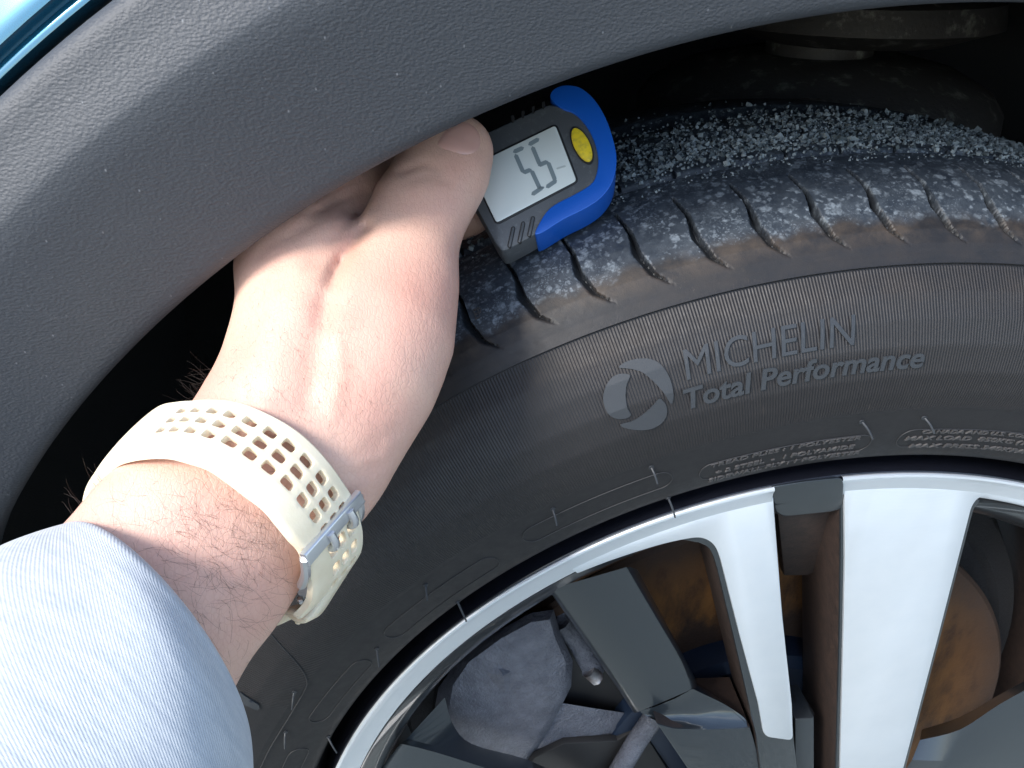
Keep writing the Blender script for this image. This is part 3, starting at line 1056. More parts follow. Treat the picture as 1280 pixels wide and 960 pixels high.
slab('lower_shade_slab', [at_y(a, b, .0432) for a, b in ((640, 990), (668, 948), (705, 930), (772, 926), (800, 908), (846, 980), (880, 1080), (700, 1100))], (0, 1, 0), .004, MAT_DARK, car, .001, 2)  # black slab added for the shade the caliper leaves on the lower disc
bm = bmesh.new()
bb = [bm.verts.new(tuple(at_y(a, b, .0418))) for a, b in ((608, 840), (622, 833), (641, 838), (639, 858), (633, 870), (618, 856))]
ap = bm.verts.new(tuple(at_y(629, 845, .0380)))
for k in range(6): bm.faces.new((bb[k], bb[(k + 1) % 6], ap))
cpart(from_bm('dent_shading', bm, MAT_CAST, None, True, 30))  # raised pyramid, shaped to give the lit and dark sides of a dent
Vv, Ff = tube([at_y(700, 775, .055), at_y(722, 800, .056), at_y(742, 838, .058)], .006, 10)
cpart(mesh('guide_pin', Vv, Ff, MAT_CAST))
Vv, Ff = tube([at_y(735, 838, .052), at_y(746, 848, .052)], .004, 8)
cpart(mesh('bleed_nipple', Vv, Ff, MAT_STEEL))
Vv, Ff = tube([at_y(822, 890, .038), at_y(797, 925, .036), at_y(767, 975, .036), at_y(740, 1020, .036)], .0055, 12)
mesh('brake_pipe', Vv, Ff, MAT_CAST, car)

# suspension seen over the tyre
strut = empty('suspension_strut', (0, 0, 0)); part(strut, car)
pc = at_y(1015, 108, .31)
def disc_of(name, c, prof_, mat_, n=80):
    thv = np.linspace(0, 2 * math.pi, n, endpoint=False)
    Vv = [(c[0] + r * math.cos(t), c[1] + r * math.sin(t), c[2] + z) for t in thv for r, z in prof_]
    o = mesh(name, Vv, grid_faces(n, len(prof_), True), mat_, None, True, 40)
    o.parent = strut
    return o
disc_of('spring_perch', pc, [(.0005, .020), (.05, .022), (.085, .014), (.108, .002), (.116, -.008), (.117, -.018), (.108, -.026), (.08, -.030), (.05, -.04), (.045, -.2)], MAT_UNDER)
p2 = at_y(1090, 22, .31)
disc_of('spring_perch', (pc[0] + .02, pc[1], p2[2] + .006), [(.02, .02), (.06, .016), (.085, .006), (.088, -.008), (.06, -.018), (.04, -.02)], MAT_UNDER)
disc_of('damper_tube', pc, [(.032, .16), (.034, .10), (.034, .0)], MAT_UNDER, 40)
bp = at_y(1014, 135, .215)
Vv, Ff = tube([bp + np.array([0, 0, -.012]), bp + np.array([0, 0, .0]), bp + np.array([0, 0, .004])], .0075, 10)
o = mesh('bolt', Vv, Ff, MAT_STEEL, None, True, 30); o.parent = strut

# ------------------------------------------------------------------ grit lying on the tread
gvv, gff, gsh = [], [], []
cube = np.array([(-1, -1, -1), (1, -1, -1), (1, 1, -1), (-1, 1, -1), (-1, -1, 1), (1, -1, 1), (1, 1, 1), (-1, 1, 1)], float)
cf = [(0, 3, 2, 1), (4, 5, 6, 7), (0, 1, 5, 4), (1, 2, 6, 5), (2, 3, 7, 6), (3, 0, 4, 7)]
NG = 9500
for i in range(NG):
    t = rng.uniform(rad(-34), rad(30))
    if rng.random() < .80:
        s = S_CIRC + .0045 + abs(rng.normal(0, 1)) * .026 + .004
    else:
        s = S_CIRC + rng.uniform(-.010, .010)
        if rng.random() < .35: continue
    fade = np.interp(math.degrees(t), [-34, -22, -8, 30], [.25, .45, 1, 1])
    if rng.random() > fade: continue
    y, r = prof_at(s)
    size = np.clip(rng.lognormal(math.log(.00040), .45), .00016, .0012)
    if s < S_CIRC: size *= .6
    p = np.array([math.sin(t) * (r + size * .4), y, math.cos(t) * (r + size * .4)])
    q = cube * size * rng.uniform(.5, 1.05, 3) * (1 + rng.uniform(-.35, .35, (8, 1)))
    Q, _ = np.linalg.qr(rng.normal(size=(3, 3)))
    n0 = len(gvv)
    gvv.extend(p + q @ Q.T)
    gff.extend(tuple(a + n0 for a in f) for f in cf)
    sh = rng.uniform(0, 1) ** 1.2
    gsh.extend([sh] * 8)
grit = mesh('grit', gvv, gff, MAT_GRIT, None, False)
at = grit.data.attributes.new('shade', 'FLOAT', 'POINT')
at.data.foreach_set('value', np.array(gsh, np.float32))
tag(grit, 'pale stone grit scattered over the top of the tyre tread', 'grit', None, 'stuff')


# ------------------------------------------------------------------ person : hand and forearm from one distance field
def camc(px, py, d):
    return np.array([(px - 640) / FPX * d, (py - 480) / FPX * d, d])


def smin(a, b, k):
    h = np.clip(.5 + .5 * (b - a) / k, 0, 1)
    return b * (1 - h) + a * h - k * h * (1 - h)


H = .00125
gx = np.arange(-.19, .012, H); gy = np.arange(-.100, .130, H); gz = np.arange(.150, .345, H)
GX, GY, GZg = np.meshgrid(gx.astype(np.float32), gy.astype(np.float32), gz.astype(np.float32), indexing='ij')


def cone(a, b, flat=.75):
    """round cone between (px,py,depth,radius px)"""
    A, B = camc(*a[:3]), camc(*b[:3])
    ra, rb = a[3] * a[2] / FPX, b[3] * b[2] / FPX
    k = np.array([1, 1, 1 / flat])
    Ak, d = A * k, (B - A) * k
    dx, dy, dz = GX - Ak[0], GY - Ak[1], GZg / flat - Ak[2]
    L = d @ d
    t = np.clip((dx * d[0] + dy * d[1] + dz * d[2]) / L, 0, 1)
    return np.sqrt((dx - t * d[0]) ** 2 + (dy - t * d[1]) ** 2 + (dz - t * d[2]) ** 2) - (ra + (rb - ra) * t)


def chain(pts, k=.006, flat=.75):
    f = None
    for a, b in zip(pts[:-1], pts[1:]):
        c = cone(a, b, flat)
        f = c if f is None else smin(f, c, k)
    return f


HAND = dict(
    arm=[(40, 960, .190, 158), (150, 800, .201, 146), (235, 695, .211, 134), (316, 612, .219, 116), (358, 556, .225, 103)],
    meta=[(358, 560, .226, 98), (386, 430, .2345, 92), (391, 350, .2415, 82)],
    thumb_base=[(386, 542, .229, 92), (436, 455, .233, 106), (468, 405, .237, 92), (492, 350, .241, 72)],
    thumb=[(490, 352, .242, 70), (522, 268, .2485, 55), (548, 225, .253, 51), (563, 200, .2555, 45), (575, 184, .2565, 36)],
    index=[(372, 330, .246, 70), (432, 250, .266, 52), (500, 190, .292, 42), (562, 205, .308, 34), (588, 278, .312, 27)],
    middle=[(368, 345, .262, 62), (400, 250, .298, 48), (470, 190, .318, 40), (540, 215, .326, 34)],
    ring=[(360, 365, .278, 50), (380, 280, .312, 44), (440, 220, .330, 36)],
    little=[(356, 395, .296, 44), (368, 320, .318, 38), (410, 260, .332, 32)])
A1 = chain(HAND['arm'], .006, .72)
A1 = smin(A1, chain(HAND['meta'], .008, .62), .014)
for nm, kk_ in (('index', .012), ('middle', .006), ('ring', .005), ('little', .005)):
    A1 = smin(A1, chain(HAND[nm], .008, .85), kk_)
A2 = chain(HAND['thumb_base'], .010, .68)
A2 = smin(A2, chain(HAND['thumb'], .008, .72), .010)
PYv = 480 + GY / GZg * FPX
PXv = 640 + GX / GZg * FPX
kv = .0025 + .018 * np.clip((PYv - 325) / 150, 0, 1) ** 1.3
F_ = smin(A1, A2, kv.astype(np.float32))
# heel of the wrist on the right under the strap
def groove(pts, depth, width):
    """shallow crease along a line on the front of the hand"""
    best = None
    for (x0, y0), (x1, y1) in zip(pts[:-1], pts[1:]):
        dx, dy = x1 - x0, y1 - y0
        t = np.clip(((PXv - x0) * dx + (PYv - y0) * dy) / (dx * dx + dy * dy), 0, 1)
        q = (PXv - x0 - t * dx) ** 2 + (PYv - y0 - t * dy) ** 2
        best = q if best is None else np.minimum(best, q)
    return depth * np.exp(-best / (width * width))


F_ += groove([(414, 352), (432, 318), (458, 285)], .0026, 9)
F_ += groove([(402, 400), (410, 366), (424, 330)], .0013, 12)
F_ += groove([(322, 320), (352, 296), (392, 280)], .0007, 6)
F_ += groove([(428, 598), (455, 596), (480, 582)], .0005, 4)
F_ += groove([(420, 548), (460, 552), (500, 535)], .0004, 5)
F_ -= groove([(300, 500), (318, 440), (336, 390), (345, 340)], .0007, 7)
F_ -= groove([(415, 520), (428, 470), (420, 420)], .0006, 8)
F_ += groove([(418, 300), (440, 268), (462, 240)], .0008, 6)
F_ += groove([(388, 268), (420, 252), (455, 238)], .0013, 5)
F_ += groove([(360, 300), (395, 272), (430, 262)], .0008, 7)
F_ += groove([(505, 214), (528, 205), (552, 212)], .0010, 5)
F_ += groove([(512, 226), (535, 219), (560, 226)], .0007, 5)
F_ += groove([(400, 560), (440, 570), (475, 560)], .0006, 6)
F_ += groove([(408, 585), (445, 590), (470, 580)], .0006, 5)
F_ -= groove([(330, 500), (348, 420), (372, 340)], .0016, 22)      # tendon
F_ += groove([(385, 500), (398, 430), (408, 380)], .0018, 16)      # hollow beside it
F_ -= groove([(470, 470), (500, 400)], .0012, 40)


def surface_nets(vol, g0, h):
    neg = vol < 0
    nx, ny, nz = vol.shape
    c = np.zeros((nx - 1, ny - 1, nz - 1), np.uint8)
    for i in (0, 1):
        for j in (0, 1):
            for k in (0, 1):
                c += neg[i:nx - 1 + i, j:ny - 1 + j, k:nz - 1 + k]
    act = (c > 0) & (c < 8)
    idx = -np.ones(act.shape, np.int64)
    I = np.argwhere(act)
    idx[act] = np.arange(len(I))
    acc = np.zeros((len(I), 3)); cnt = np.zeros(len(I))
    corners = [(i, j, k) for i in (0, 1) for j in (0, 1) for k in (0, 1)]
    for a in corners:
        for ax in range(3):
            if a[ax]: continue
            b = list(a); b[ax] = 1
            va = vol[I[:, 0] + a[0], I[:, 1] + a[1], I[:, 2] + a[2]]
            vb = vol[I[:, 0] + b[0], I[:, 1] + b[1], I[:, 2] + b[2]]
            mm = (va < 0) != (vb < 0)
            t = np.where(mm, va / np.where(mm, va - vb, 1), 0)
            p = np.tile(np.array(a, float), (len(I), 1)); p[:, ax] = t
            acc[mm] += p[mm]; cnt[mm] += 1
    Vv = (I + acc / cnt[:, None]) * h + np.array(g0)
    Q = []
    for ax in range(3):
        sl0 = [slice(None)] * 3; sl1 = [slice(None)] * 3
        sl0[ax] = slice(0, -1); sl1[ax] = slice(1, None)
        ch = neg[tuple(sl0)] != neg[tuple(sl1)]
        E = np.argwhere(ch)
        o1, o2 = [a for a in range(3) if a != ax]
        ok = (E[:, o1] > 0) & (E[:, o2] > 0) & (E[:, o1] < vol.shape[o1] - 1) & (E[:, o2] < vol.shape[o2] - 1)
        E = E[ok]
        def cell(d1, d2):
            q = E.copy(); q[:, o1] -= d1; q[:, o2] -= d2
            return idx[q[:, 0], q[:, 1], q[:, 2]]
        q4 = np.stack([cell(1, 1), cell(0, 1), cell(0, 0), cell(1, 0)], 1)
        inside = neg[E[:, 0], E[:, 1], E[:, 2]]
        flip = inside if ax != 1 else ~inside
        q4[~flip] = q4[~flip][:, ::-1]
        Q.append(q4)
    return Vv, np.concatenate(Q)


hv, hf = surface_nets(F_, (gx[0], gy[0], gz[0]), H)
hpx = 640 + hv[:, 0] / hv[:, 2] * FPX
hpy = 480 + hv[:, 1] / hv[:, 2] * FPX
hw = CAM_P + hv[:, :1] * RT - hv[:, 1:2] * UP + hv[:, 2:] * FW
person = mesh('person', hw, hf, MAT_SKIN)
def blob(x, y, r): return np.exp(-(((hpx - x) ** 2 + (hpy - y) ** 2) / r ** 2))
red = np.clip(.9 * blob(410, 470, 42) + .55 * blob(425, 400, 35) + .5 * blob(530, 380, 70) + .6 * blob(580, 200, 35) + .5 * blob(535, 240, 45) + .35 * blob(250, 660, 70) + .8 * blob(435, 320, 26) + .5 * blob(440, 230, 40) + .4 * blob(330, 740, 60) + .3 * blob(470, 520, 60), 0, 1)
at = person.data.attributes.new('red', 'FLOAT', 'POINT')
at.data.foreach_set('value', red.astype(np.float32))
sub = person.modifiers.new('smooth', 'SMOOTH'); sub.factor = .5; sub.iterations = 3
tag(person, 'bare left hand and forearm pressing a gauge onto the tyre, grey sleeve', 'person')
bpy.context.view_layer.update()
dg = bpy.context.evaluated_depsgraph_get()
HB = BVHTree.FromObject(person, dg)


def on_hand(px, py, off=0.):
    loc, nor, _, _ = HB.ray_cast(Vector(CAM_P), Vector(ray(px, py)).normalized())
    if loc is None: return None, None
    n = np.array(nor)
    if n @ ray(px, py) > 0: n = -n
    return np.array(loc) + n * off, n


# thumbnail
NC = catmull([(543, 183), (548, 170), (562, 154), (580, 149), (595, 156), (603, 168), (603.5, 182), (597, 192), (582, 196), (562, 191)], 5)
nv_, nf_ = [], []
cx_, cy_ = np.mean([p[0] for p in NC]), np.mean([p[1] for p in NC])
ringn = 6
okn = True
for k in range(ringn + 1):
    f = 1 - k / ringn * .97
    for p in NC:
        loc, n = on_hand(cx_ + (p[0] - cx_) * f, cy_ + (p[1] - cy_) * f, (-.0004 if k == 0 else .0001 if k == 1 else .0003))
        if loc is None:
            loc = at_d(cx_ + (p[0] - cx_) * f, cy_ + (p[1] - cy_) * f, .257)
        nv_.append(loc)
nail = mesh('thumb_nail', nv_, grid_faces(ringn + 1, len(NC), False, True), MAT_NAIL)
nail.parent = person

# hairs
hvv, hff = [], []
def add_hair(root, n, tdir, L, curl, r=.000045):
    up = n
    side = np.cross(n, tdir)
    pts = []
    lift = rng.uniform(.15, .5)
    cs = rng.normal(0, curl)
    N = 7
    p = root - n * .0003
    d = tdir * (1 - lift) + n * lift
    d /= np.linalg.norm(d)
    for k in range(N):
        pts.append(p.copy())
        p = p + d * L / (N - 1)
        d = d + side * cs / N - n * (lift * 1.6 / N) + rng.normal(0, .10, 3)
        d /= np.linalg.norm(d)
    v_, f_ = tube(pts, r, 3, np.linspace(1.1, .45, N), False)
    n0 = len(hvv)
    hvv.extend(v_); hff.extend(tuple(i + n0 for i in f) for f in f_)


arm_dir = at_d(340, 556, .237) - at_d(150, 800, .212); arm_dir /= np.linalg.norm(arm_dir)
cnt = 0
while cnt < 330:
    px, py = rng.uniform(110, 360), rng.uniform(590, 860)
    dens = math.exp(-(((px - 290) / 75) ** 2 + ((py - 690) / 95) ** 2)) + .12
    if rng.random() > dens: continue
    loc, n = on_hand(px, py)
    if loc is None: continue
    side = np.cross(n, arm_dir); side /= np.linalg.norm(side)
    td = arm_dir * rng.normal(.2, .55) + side * rng.choice([-1, 1]) * rng.uniform(.5, 1)
    td -= n * (td @ n); td /= np.linalg.norm(td)
    add_hair(loc, n, td, rng.uniform(.004, .012), 1.6, .000025)
    cnt += 1
for i in range(260):          # short hairs on the back of the hand
    px, py = rng.uniform(280, 470), rng.uniform(360, 530)
    loc, n = on_hand(px, py)
    if loc is None: continue
    td = RT * rng.normal(.4, .3) - UP * .8
    td -= n * (td @ n); td /= np.linalg.norm(td)
    add_hair(loc, n, td, rng.uniform(.001, .0028), .6, .00003)
for i in range(30):           # long hairs standing off the wrist's outer edge
    t = rng.uniform(0, 1)
    y = 460 + 50 * t
    for x in range(200, 330):
        loc, n = on_hand(x + .5, y)
        if loc is not None: break
    if loc is None: continue
    td = -RT * .8 + UP * rng.normal(.5, .6)
    add_hair(loc, n, td / np.linalg.norm(td), rng.uniform(.003, .008), 3.0, .000032)
for i in range(8):
    y = 600 + 45 * rng.uniform()
    for x in range(60, 200):
        loc, n = on_hand(x + .5, y)
        if loc is not None: break
    if loc is None: continue
    td = -RT * .5 + UP * .9
    add_hair(loc, n, td / np.linalg.norm(td), rng.uniform(.004, .009), 2.5)
hair = mesh('arm_hair', hvv, hff, MAT_HAIR)
hair.parent = person
hair['kind'] = 'stuff'

# sleeve
def ring3(l, r, bulge, dl, dr, dfront, dback, n=64):
    """ring through left px, right px; its near half bulges by `bulge` px towards up-right"""
    out = []
    cx, cy = (l[0] + r[0]) / 2, (l[1] + r[1]) / 2
    ex, ey = (r[0] - l[0]) / 2, (r[1] - l[1]) / 2
    for k in range(n):
        a = 2 * math.pi * k / n
        ca, sa = math.cos(a), math.sin(a)
        dm = (dl + dr) / 2 + (dr - dl) / 2 * ca
        d = dm - (dfront if sa > 0 else dback) * sa
        out.append(at_d(cx + ex * ca + bulge[0] * sa, cy + ey * ca + bulge[1] * sa, d))
    return out


RG = [ring3((104, 676), (292, 935), (30, -30), .2030, .2055, .022, .020),
      ring3((84, 662), (300, 955), (42, -38), .2020, .2045, .029, .025),
      ring3((66, 664), (302, 972), (44, -38), .2010, .2035, .031, .027),
      ring3((36, 674), (302, 1000), (46, -36), .1990, .2005, .033, .028),
      ring3((0, 690), (302, 1040), (46, -36), .1960, .1975, .034, .029),
      ring3((-60, 720), (302, 1095), (46, -36), .192, .1935, .035, .03),
      ring3((-150, 775), (296, 1195), (44, -36), .185, .1875, .035, .03),
      ring3((-280, 865), (266, 1365), (42, -36), .175, .1775, .035, .03),
      ring3((-620, 1080), (190, 1800), (30, -36), .150, .1525, .036, .03)]
rows_ = []
for i in range(len(RG) - 1):
    for k in range(5):
        t = k / 5
        P0, P1, P2, P3 = (np.array(RG[min(max(j, 0), len(RG) - 1)]) for j in (i - 1, i, i + 1, i + 2))
        rows_.append(.5 * (2 * P1 + (P2 - P0) * t + (2 * P0 - 5 * P1 + 4 * P2 - P3) * t * t + (3 * P1 - P0 - 3 * P2 + P3) * t ** 3))
rows_.append(np.array(RG[-1]))
rows_ = np.array(rows_)
nr_, nc_ = rows_.shape[:2]
for i in range(nr_):           # soft folds
    for j in range(nc_):
        a = 2 * math.pi * j / nc_
        rows_[i, j] += (UP * .35 - FW) * .0009 * math.sin(a * 3 + i * .22) * min(1, i / 8)
o = mesh('sleeve', rows_.reshape(-1, 3), grid_faces(nr_, nc_, False, True), MAT_SLEEVE)
uvl = o.data.uv_layers.new(name='UVMap')
du = np.concatenate([[0], np.cumsum(np.linalg.norm(np.diff(rows_[:, 16], axis=0), axis=1))])
li = np.zeros(len(o.data.loops), np.int32); o.data.loops.foreach_get('vertex_index', li)
ii, jj = li // nc_, li % nc_
uu = jj / nc_ * .20
uvl.data.foreach_set('uv', np.stack([uu, du[ii]], 1).reshape(-1).astype(np.float32))
so = o.modifiers.new('thick', 'SOLIDIFY'); so.thickness = .0022; so.offset = 0
ss = o.modifiers.new('sub', 'SUBSURF'); ss.levels = 1; ss.render_levels = 1
o.parent = person
o['label'] = 'light heather grey sweatshirt sleeve'

# ------------------------------------------------------------------ wristwatch strap
watch = tag(empty('wristwatch', tuple(at_d(330, 600, .23))), 'cream rubber watch strap with rows of square holes and a steel pin buckle', 'watch')


def wpart(o):
    o.parent = watch
    o.matrix_parent_inverse = Matrix.Translation(-Vector(watch.location))
    return o


r1 = [(235, 523), (252, 522), (271, 523), (291, 527), (313, 535), (336, 547), (358, 562), (378, 580), (395, 600), (408, 618)]
r3 = [(204, 553), (220, 552), (238, 553), (259, 558), (282, 566), (305, 580), (327, 596), (349, 614), (366, 634), (380, 652)]
# rail on the wrist side and the elbow side of the band, in steps of one hole pitch (stations -4 .. 13)
US = [(a[0] + .5 * (a[0] - b[0]), a[1] + .5 * (a[1] - b[1])) for a, b in zip(r1, r3)]
LS = [(b[0] - .72 * (a[0] - b[0]), b[1] - .72 * (a[1] - b[1])) for a, b in zip(r1, r3)]
pre_u = [(128, 596), (152, 566), (180, 536), (208, 514), (230, 509)]
pre_l = [(114, 632), (124, 608), (136, 592), (150, 582), (166, 577)]
post_u = [(434, 620), (442, 642), (446, 662), (444, 682), (432, 700)]
post_l = [(372, 690), (380, 712), (384, 733), (380, 752), (366, 768)]
U2 = pre_u + US + post_u
L2 = pre_l + LS + post_l
UD = [.256, .2515, .2465, .2405, .2355] + [.2330, .2305, .2283, .2263, .2248, .2237, .2231, .2231, .2236, .2246] + [.2266, .2295, .234, .239, .244]
LD = [.2440, .2375, .2320, .2265, .2222] + [.2195, .2173, .2152, .2134, .2119, .2108, .2102, .2102, .2107, .2118] + [.2136, .2165, .221, .226, .231]
UD, LD = [d - .013 for d in UD], [d - .013 for d in LD]
UD[:5] = [.2260, .2215, .2170, .2125, .2085]; LD[:5] = [.2180, .2130, .2090, .2050, .2020]
need = []
for (ux, uy), (lx, ly), du_, dl_ in zip(U2, L2, UD, LD):
    nd = -.01
    for k in range(9):
        f = k / 8
        loc, n = on_hand(ux + (lx - ux) * f, uy + (ly - uy) * f)
        if loc is None: continue
        hd = (loc - CAM_P) @ FW
        nd = max(nd, du_ + (dl_ - du_) * f - (hd - .0016))
    need.append(nd)
print('STRAP', np.round(np.array(need) * 1000, 1).tolist())
need = np.array(need)
need[:5] = [.002, .003, .005, .0068, .009]; need[-4:] = np.clip(need[-4:], need[-5] * .6, need[-5] + .004)
for _ in range(3):
    need = np.maximum(need, np.convolve(np.pad(need, 1, 'edge'), [.25, .5, .25], 'valid'))
UD = [d - e for d, e in zip(UD, need)]; LD = [d - e for d, e in zip(LD, need)]
UD[:5] = [.2320, .2265, .2210, .2155, .2115]; LD[:5] = [.2215, .2160, .2100, .2045, .1995]
print('UD', np.round(UD, 4).tolist(), np.round(LD, 4).tolist())
U3 = [at_d(*p, d) for p, d in zip(U2, UD)]
L3 = [at_d(*p, d) for p, d in zip(L2, LD)]
U3 = np.array(U3); L3 = np.array(L3)
NST = len(U3)


def rail(A, t):
    t = min(max(t, 0), NST - 1.0001)
    i = int(t); f = t - i
    P = [A[min(max(j, 0), NST - 1)] for j in (i - 1, i, i + 1, i + 2)]
    return .5 * (2 * P[1] + (P[2] - P[0]) * f + (2 * P[0] - 5 * P[1] + 4 * P[2] - P[3]) * f * f + (3 * P[1] - P[0] - 3 * P[2] + P[3]) * f ** 3)


AX0 = np.array([at_d(240, 690, .223), at_d(340, 556, .237)])
def band(t, v, h):
    """point of the band: t along (hole pitches), v across 0..1, h height over its inner face"""
    a, b = rail(U3, t), rail(L3, t)
    p = a + (b - a) * v
    tg = rail((U3 + L3) / 2, t + .05) - rail((U3 + L3) / 2, t - .05)
    n = np.cross(tg, b - a)
    n /= np.linalg.norm(n) + 1e-12
    if n @ (p - (AX0[0] + AX0[1]) / 2) < 0: n = -n
    bow = .0006 * (1 - (2 * v - 1) ** 2)
    return p + n * (h + bow)


TH = .0024
bv, bf = [], []
def bq(fn, nu, nv, flip=False):
    n0 = len(bv)
    for i in range(nu):
        for j in range(nv):
            bv.append(fn(i / (nu - 1), j / (nv - 1)))
    for q in grid_faces(nu, nv):
        q = [int(x) + n0 for x in q]
        bf.append(tuple(q[::-1] if flip else q))


rowv = (.225, .41, .595)          # row centres across the band
hv2 = .069; pv = .0925
T0, T1 = 0.0, NST - 1.001
HC0, HC1 = 5, 19                   # stations that carry holes
eb = .03
def top_h(v):
    return TH - .0006 * max(0, (eb - v) / eb) ** 2 - .0006 * max(0, (v - 1 + eb) / eb) ** 2
for side_h in ('top', 'bot'):
    hh_ = (lambda v: top_h(v)) if side_h == 'top' else (lambda v: 0.)
    # margins
    bq(lambda a, b: band(T0 + (T1 - T0) * a, b * (rowv[0] - pv), hh_(b * (rowv[0] - pv))), 120, 6)
    v1 = rowv[2] + pv
    bq(lambda a, b: band(T0 + (T1 - T0) * a, v1 + b * (1 - v1), hh_(v1 + b * (1 - v1))), 120, 8)
    # plain stretch before the holes
    bq(lambda a, b: band(T0 + (HC0 - .5 - T0) * a, rowv[0] - pv + b * (v1 - rowv[0] + pv), hh_(.5)), 30, 8)
sq = [(-1, -1), (0, -1), (1, -1), (1, 0), (1, 1), (0, 1), (-1, 1), (-1, 0)]
ns = 24
outer, inner = [], []
for k in range(ns):
    a = 2 * math.pi * (k + .5) / ns
    c, s = math.cos(a), math.sin(a)
    mxx = max(abs(c), abs(s))
    outer.append((c / mxx, s / mxx))
    e = 5
    rr3 = (abs(c) ** e + abs(s) ** e) ** (-1 / e)
    inner.append((c * rr3, s * rr3))
cor = []
for st_ in range(HC0, HC1):
    for vc in rowv:
        def P(u, v, h): return band(st_ + .5 * u, vc + v * pv, h)
        ring_o = [P(*q, TH) for q in outer]
        ring_i = [P(q[0] * .66, q[1] * hv2 / pv, TH - .0001) for q in inner]
        ring_j = [P(q[0] * .61, q[1] * hv2 / pv * .93, TH - .0004) for q in inner]
        ring_b = [P(q[0] * .60, q[1] * hv2 / pv * .92, 0) for q in inner]
        ring_bo = [P(*q, 0) for q in outer]
        n0 = len(bv)
        for rg in (ring_o, ring_i, ring_j, ring_b, ring_bo): bv.extend(rg)
        for q in range(4):
            for k in range(ns):
                k2 = (k + 1) % ns
                bf.append((n0 + q * ns + k, n0 + q * ns + k2, n0 + (q + 1) * ns + k2, n0 + (q + 1) * ns + k))
        # little corner triangles that square the outer ring
        for k, cr_ in ((2, (1, 1)), (8, (-1, 1)), (14, (-1, -1)), (20, (1, -1))):
            for q, hgt in ((0, TH), (4, 0)):
                i0 = len(bv)
                bv.append(P(*cr_, hgt))
                bf.append((n0 + q * ns + k, n0 + q * ns + (k + 1) % ns, i0))
# band edges
bq(lambda a, b: band(T0 + (T1 - T0) * a, 0, b * top_h(0)), 120, 3)
bq(lambda a, b: band(T0 + (T1 - T0) * a, 1, b * top_h(1)), 120, 3)
bq(lambda a, b: band(T0, a, b * top_h(a)), 10, 3)
bm = bmesh.new()
vs = [bm.verts.new(tuple(p)) for p in bv]
for f in bf:
    try: bm.faces.new([vs[i] for i in f])
    except ValueError: pass
bmesh.ops.remove_doubles(bm, verts=bm.verts, dist=.00002)
wpart(from_bm('strap', bm, MAT_STRAP, None, True, 35))


def bar_between(name, a, b, out_dir, w, th_, mat_, bev=.0006):
    a, b = np.array(a), np.array(b)
    d = (b - a) / np.linalg.norm(b - a)
    o_ = np.array(out_dir) - d * (np.array(out_dir) @ d); o_ /= np.linalg.norm(o_)
    s = np.cross(d, o_)
    pts = [a + s * w / 2, b + s * w / 2, b - s * w / 2, a - s * w / 2]
    return slab(name, [p + o_ * th_ for p in pts], -o_, th_, mat_, None, bev, 3, 40)


def bn(t, v):
    p0, p1 = band(t, v, 0), band(t, v, .01)
    n = p1 - p0
    return n / np.linalg.norm(n)


TB = 15.1
wpart(bar_between('buckle', band(TB, -.08, .0026), band(TB, 1.06, .0026), bn(TB, .5), .0040, .0020, MAT_BUCKLE))
for v in (.22, .62):
    pth = [band(TB - .1, v, .0042), band(TB + .25, v, .0046), band(TB + .5, v, .0042), band(TB + .66, v, .0030), band(TB + .72, v, .0016)]
    Vv, Ff = tube(catmull(pth, 4, False), .0011, 10)
    wpart(mesh('buckle_prong', Vv, Ff, MAT_BUCKLE, None, True, 40))
for v in (-.06, 1.04):
    pth = [band(TB, v, .0030), band(TB + .9, v, .0014), band(TB + 1.8, v, -.001)]
    Vv, Ff = tube(catmull(pth, 4, False), .0013, 8)
    wpart(mesh('buckle_side', Vv, Ff, MAT_BUCKLE, None, True, 40))
# rounded grey end of the buckle seen under the bar
g_ = [at_d(a, b, d) for a, b, d in ((374, 716, .2150), (384, 706, .2155), (389, 722, .217), (390, 738, .2195), (383, 747, .221), (372, 744, .221), (368, 730, .2185))]
wpart(slab('buckle_cheek', catmull(g_, 3), FW * .8 + RT * .2, .004, MAT_CASE, None, .0008, 3))
# the keeper loop and tail of the band, standing off the wrist
def tail(pts, w0, w1, th_, name):
    """ribbon along the path with width vector between the two given ends"""
    vv = []
    P = [np.array(p) for p in pts]
    for i, p in enumerate(P):
        t = P[min(i + 1, len(P) - 1)] - P[max(i - 1, 0)]; t /= np.linalg.norm(t)
        wv_ = w0 * (1 - i / (len(P) - 1)) + w1 * i / (len(P) - 1)
        n = np.cross(t, wv_); n /= np.linalg.norm(n)
        wh = wv_ / np.linalg.norm(wv_)
        L = np.linalg.norm(wv_)
        prof_ = [(-.5 * L + th_ * .3, -th_ / 2), (.5 * L - th_ * .3, -th_ / 2), (.5 * L, -th_ * .2), (.5 * L, th_ * .2), (.5 * L - th_ * .3, th_ / 2), (-.5 * L + th_ * .3, th_ / 2), (-.5 * L, th_ * .2), (-.5 * L, -th_ * .2)]
        for a, b in prof_: vv.append(p + wh * a + n * b)
    F = [tuple(int(x) for x in q) for q in grid_faces(len(P), 8, False, True)]
    F.append(tuple(range(8))); F.append(tuple(range(len(vv) - 8, len(vv))))
    bm_ = bmesh.new()
    vs_ = [bm_.verts.new(tuple(p)) for p in vv]
    for f in F: bm_.faces.new([vs_[i] for i in f])
    return wpart(from_bm(name, bm_, MAT_STRAP, None, True, 50))


